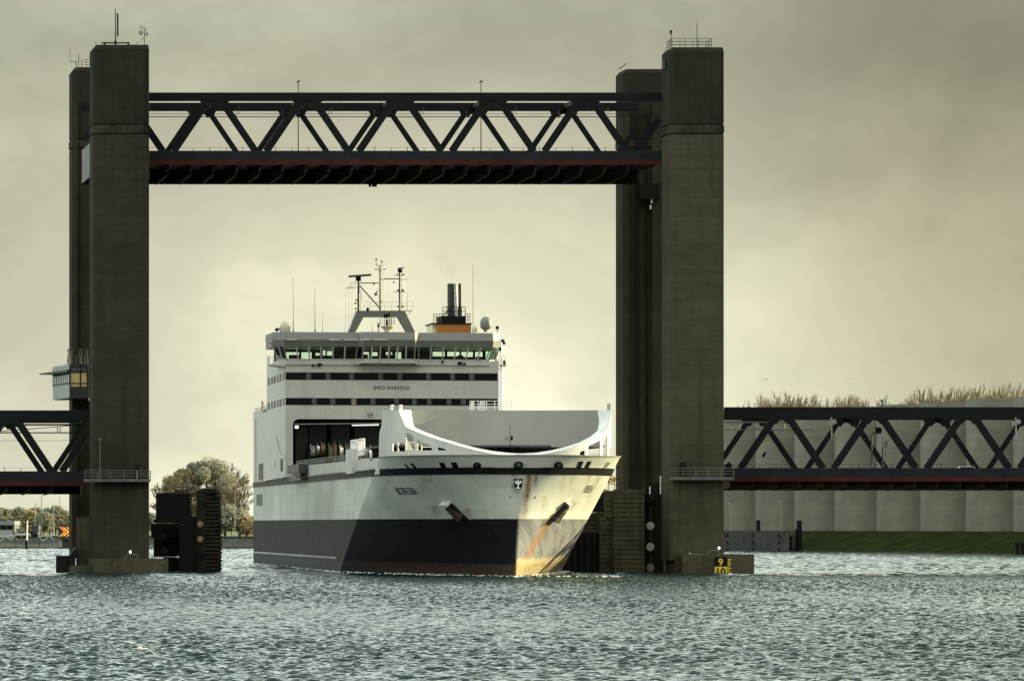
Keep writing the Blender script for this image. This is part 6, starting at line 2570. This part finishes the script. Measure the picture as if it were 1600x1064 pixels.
def gangway(px0, px1, bend, lab):
    Y = 1066
    t = thing('gangway', P((px0 + px1) / 2, 850, Y), lab, 'gangway', 'white truss gangways on the far bank')
    b = MB()
    up = [P(px0, 838, Y), P(px1, 836, Y)]
    b.tube(up[0], up[1], .10, n=6)
    b.tube(up[0] + Vector((0, 0, -.05)), up[1] + Vector((0, 1.2, -.05)), .08, n=6)
    px = px0
    z = 0
    pts = []
    while px <= px1:
        f = (px - px0) / (px1 - px0)
        pts.append(P(px, 838 - 2 * f + (0 if z % 2 == 0 else 8.4 - 2.4 * f), Y))
        px += 8.2
        z += 1
    for a, c in zip(pts[:-1], pts[1:]):
        b.tube(a, c, .10, n=6)
    b.build('truss', M('gangway_white', (.5, .53, .46), .5), t)
    lo = MB()
    lo.bar(P(px0, 845, Y + .8), P(px1, 842, Y + .8), 1.2, .15)
    lo.build('walkboard', GALV, t)
    lo = MB()
    for q in (px0 + 1, px1 - 1):
        lo.tube(P(q, 838, Y + .6), P(q, 866, Y + .6), .14, n=6)
    lo.build('pile', STONE, t)


gangway(-8, 26, 0, 'white zigzag truss gangway left of the water beacon at the far left')
gangway(60, 91, 0, 'white zigzag truss gangway between the water beacon and the orange arrow board')

# ------------------------------------------------------------------ right jetty
def jetty():
    Y = 962
    t = thing('jetty_wall', P(1190, 860, Y), 'low dark concrete jetty wall in the water behind the right pier', 'jetty')
    b = MB().plate([P(1090, 829, Y), P(1233, 829, Y), P(1233, 863.5, Y), P(1090, 863.5, Y)], (-1, 6, 0))
    b.build('wall', M('jetty_concrete', (.05, .053, .048), .9, .4, .3, streak=.6, streak_col=(.014, .014, .013)), t)
    b = MB()
    for px in (1137, 1177, 1217):
        for py in (836, 847, 858):
            b.plate([P(px - 1, py - 2.4, Y - .25), P(px + 1, py - 2.4, Y - .25), P(px + 1, py + 2.4, Y - .25), P(px - 1, py + 2.4, Y - .25)], (0, .3, 0))
    b.build('fender_pad', BLACKP, t)
    b = MB()
    for q, r in ((1229, 1238), (1242.5, 1244.5)):
        b.plate([P(q, 838 if q < 1240 else 826, Y + 1), P(r, 838 if q < 1240 else 826, Y + 1), P(r, 863, Y + 1), P(q, 863, Y + 1)], (0, 3, 0))
    b.build('end_piles', BLACKP, t)
    MB().rail([P(1232, 836, Y + 1), P(1240, 836, Y + 1)], .95, .5, .05, 2).build('end_rail', GALV, t)
    for px0, px1, pt, lab in ((1181, 1188, 812.5, 'short dark mooring post on the jetty wall behind the right pier'), (1244.5, 1253, 813, 'taller dark mooring post at the free end of the jetty')):
        d = thing('mooring_post', P(px0, 861, Y + 2), lab, 'mooring post', 'mooring posts at the jetty')
        c = (px0 + px1) / 2
        b = MB().tube(P(c, 863 if px0 > 1200 else 829, Y + 2), P(c, pt + 1, Y + 2), (px1 - px0) / 2 / F * Y, (px1 - px0) / 2.1 / F * Y, 12)
        b.build('pile', DARK, d)
        MB().tube(P(c, pt + 1, Y + 2), P(c, pt, Y + 2), (px1 - px0) / 1.9 / F * Y, n=12).build('cap', SHEET, d)
    for px, pt, lab in ((1142, 787, 'pale street lamp on the jetty next to the right tower'), (1221, 785, 'pale street lamp on the jetty between the two mooring posts')):
        lamp_post(px, 829, pt, Y + 3, lab, -5, POLE, .13, 'street lamps on the jetty')
    t = thing('foundation_step', P(1262, 861, Y - 2), 'low dark stone step at water level below the jetty end', 'step')
    MB().plate([P(1228, 860.5, Y - 2), P(1274, 860.5, Y - 2), P(1276, 863.5, Y - 2), P(1228, 863.5, Y - 2)], (0, 6, 0)).build('step', DARK, t)
    Y = 850
    t = thing('mooring_dolphin', P(1592, 866, Y), 'small dark pile frame in the water at the right edge', 'dolphin')
    b = MB()
    for px in (1589, 1598, 1606):
        b.tube(P(px, 872, Y), P(px, 848, Y), .42, n=10)
    b.build('piles', BLACKP, t)
    MB().bar(P(1585, 848.5, Y), P(1612, 848.5, Y), 1.2, .35).build('cap_beam', SHEET, t)


jetty()


# ------------------------------------------------------------------ gulls
def gull(px, py, Y, span_, roll, lab, col_, rz=0.0):
    c = P(px, py, Y)
    t = thing('seagull', c, lab, 'bird', 'gulls in flight', rz)
    t.rotation_euler = (0, roll, rz)
    k = span_ / 1.2
    b = MB()
    # one continuous body with wings, tail and bill
    prof = [(-.28, .008), (-.22, .05), (-.1, .075), (.03, .08), (.13, .06), (.18, .045), (.23, .05), (.27, .035), (.30, .012), (.335, .004)]
    b.lathe((0, 0, 0), [(r * k, q * k) for q, r in prof], 12, axis='y')
    for s in (-1, 1):
        P_ = [((.05, .12, .02), (.05, -.06, .02)), ((.26, .17, .11), (.26, -.01, .10)), ((.42, .12, .10), (.42, -.03, .09)), ((.62, -.03, .03), (.60, -.07, .03))]
        vs = []
        for th_ in (.012, -.012):
            for a, c_ in P_:
                vs += [(s * a[0] * k, a[1] * k, (a[2] + th_) * k), (s * c_[0] * k, c_[1] * k, (c_[2] + th_ * .3) * k)]
        fs = []
        for i in range(3):
            fs += [(2 * i, 2 * i + 1, 2 * i + 3, 2 * i + 2), (8 + 2 * i, 8 + 2 * i + 2, 8 + 2 * i + 3, 8 + 2 * i + 1), (2 * i, 2 * i + 2, 10 + 2 * i, 8 + 2 * i), (2 * i + 1, 9 + 2 * i, 11 + 2 * i, 2 * i + 3)]
        fs += [(0, 8, 9, 1), (6, 7, 15, 14)]
        b.add(vs, fs)
    b.add([(-.02 * k, -.22 * k, .01), (.02 * k, -.22 * k, .01), (.07 * k, -.40 * k, .01), (-.07 * k, -.40 * k, .01), (0, -.25 * k, -.01)], [(0, 1, 2, 3), (0, 4, 1), (1, 4, 2), (2, 4, 3), (3, 4, 0)])
    b.build('body', col_, t, 50, world=False)


GULLW = M('gull_white', (.82, .82, .76), .6, .04, 3)
gull(218, 1013, 182, 1.3, .40, 'white gull flying low over the water in the left foreground', GULLW, .25)
gull(1197, 593, 560, .62, .2, 'dark distant gull in the sky above the bare poplars', M('gull_dark', (.03, .03, .03), .7), .9)
gull(1328, 599, 700, .8, -.2, 'tiny distant gull in the sky right of the darker one', M('gull_grey', (.16, .15, .12), .7), -.4)
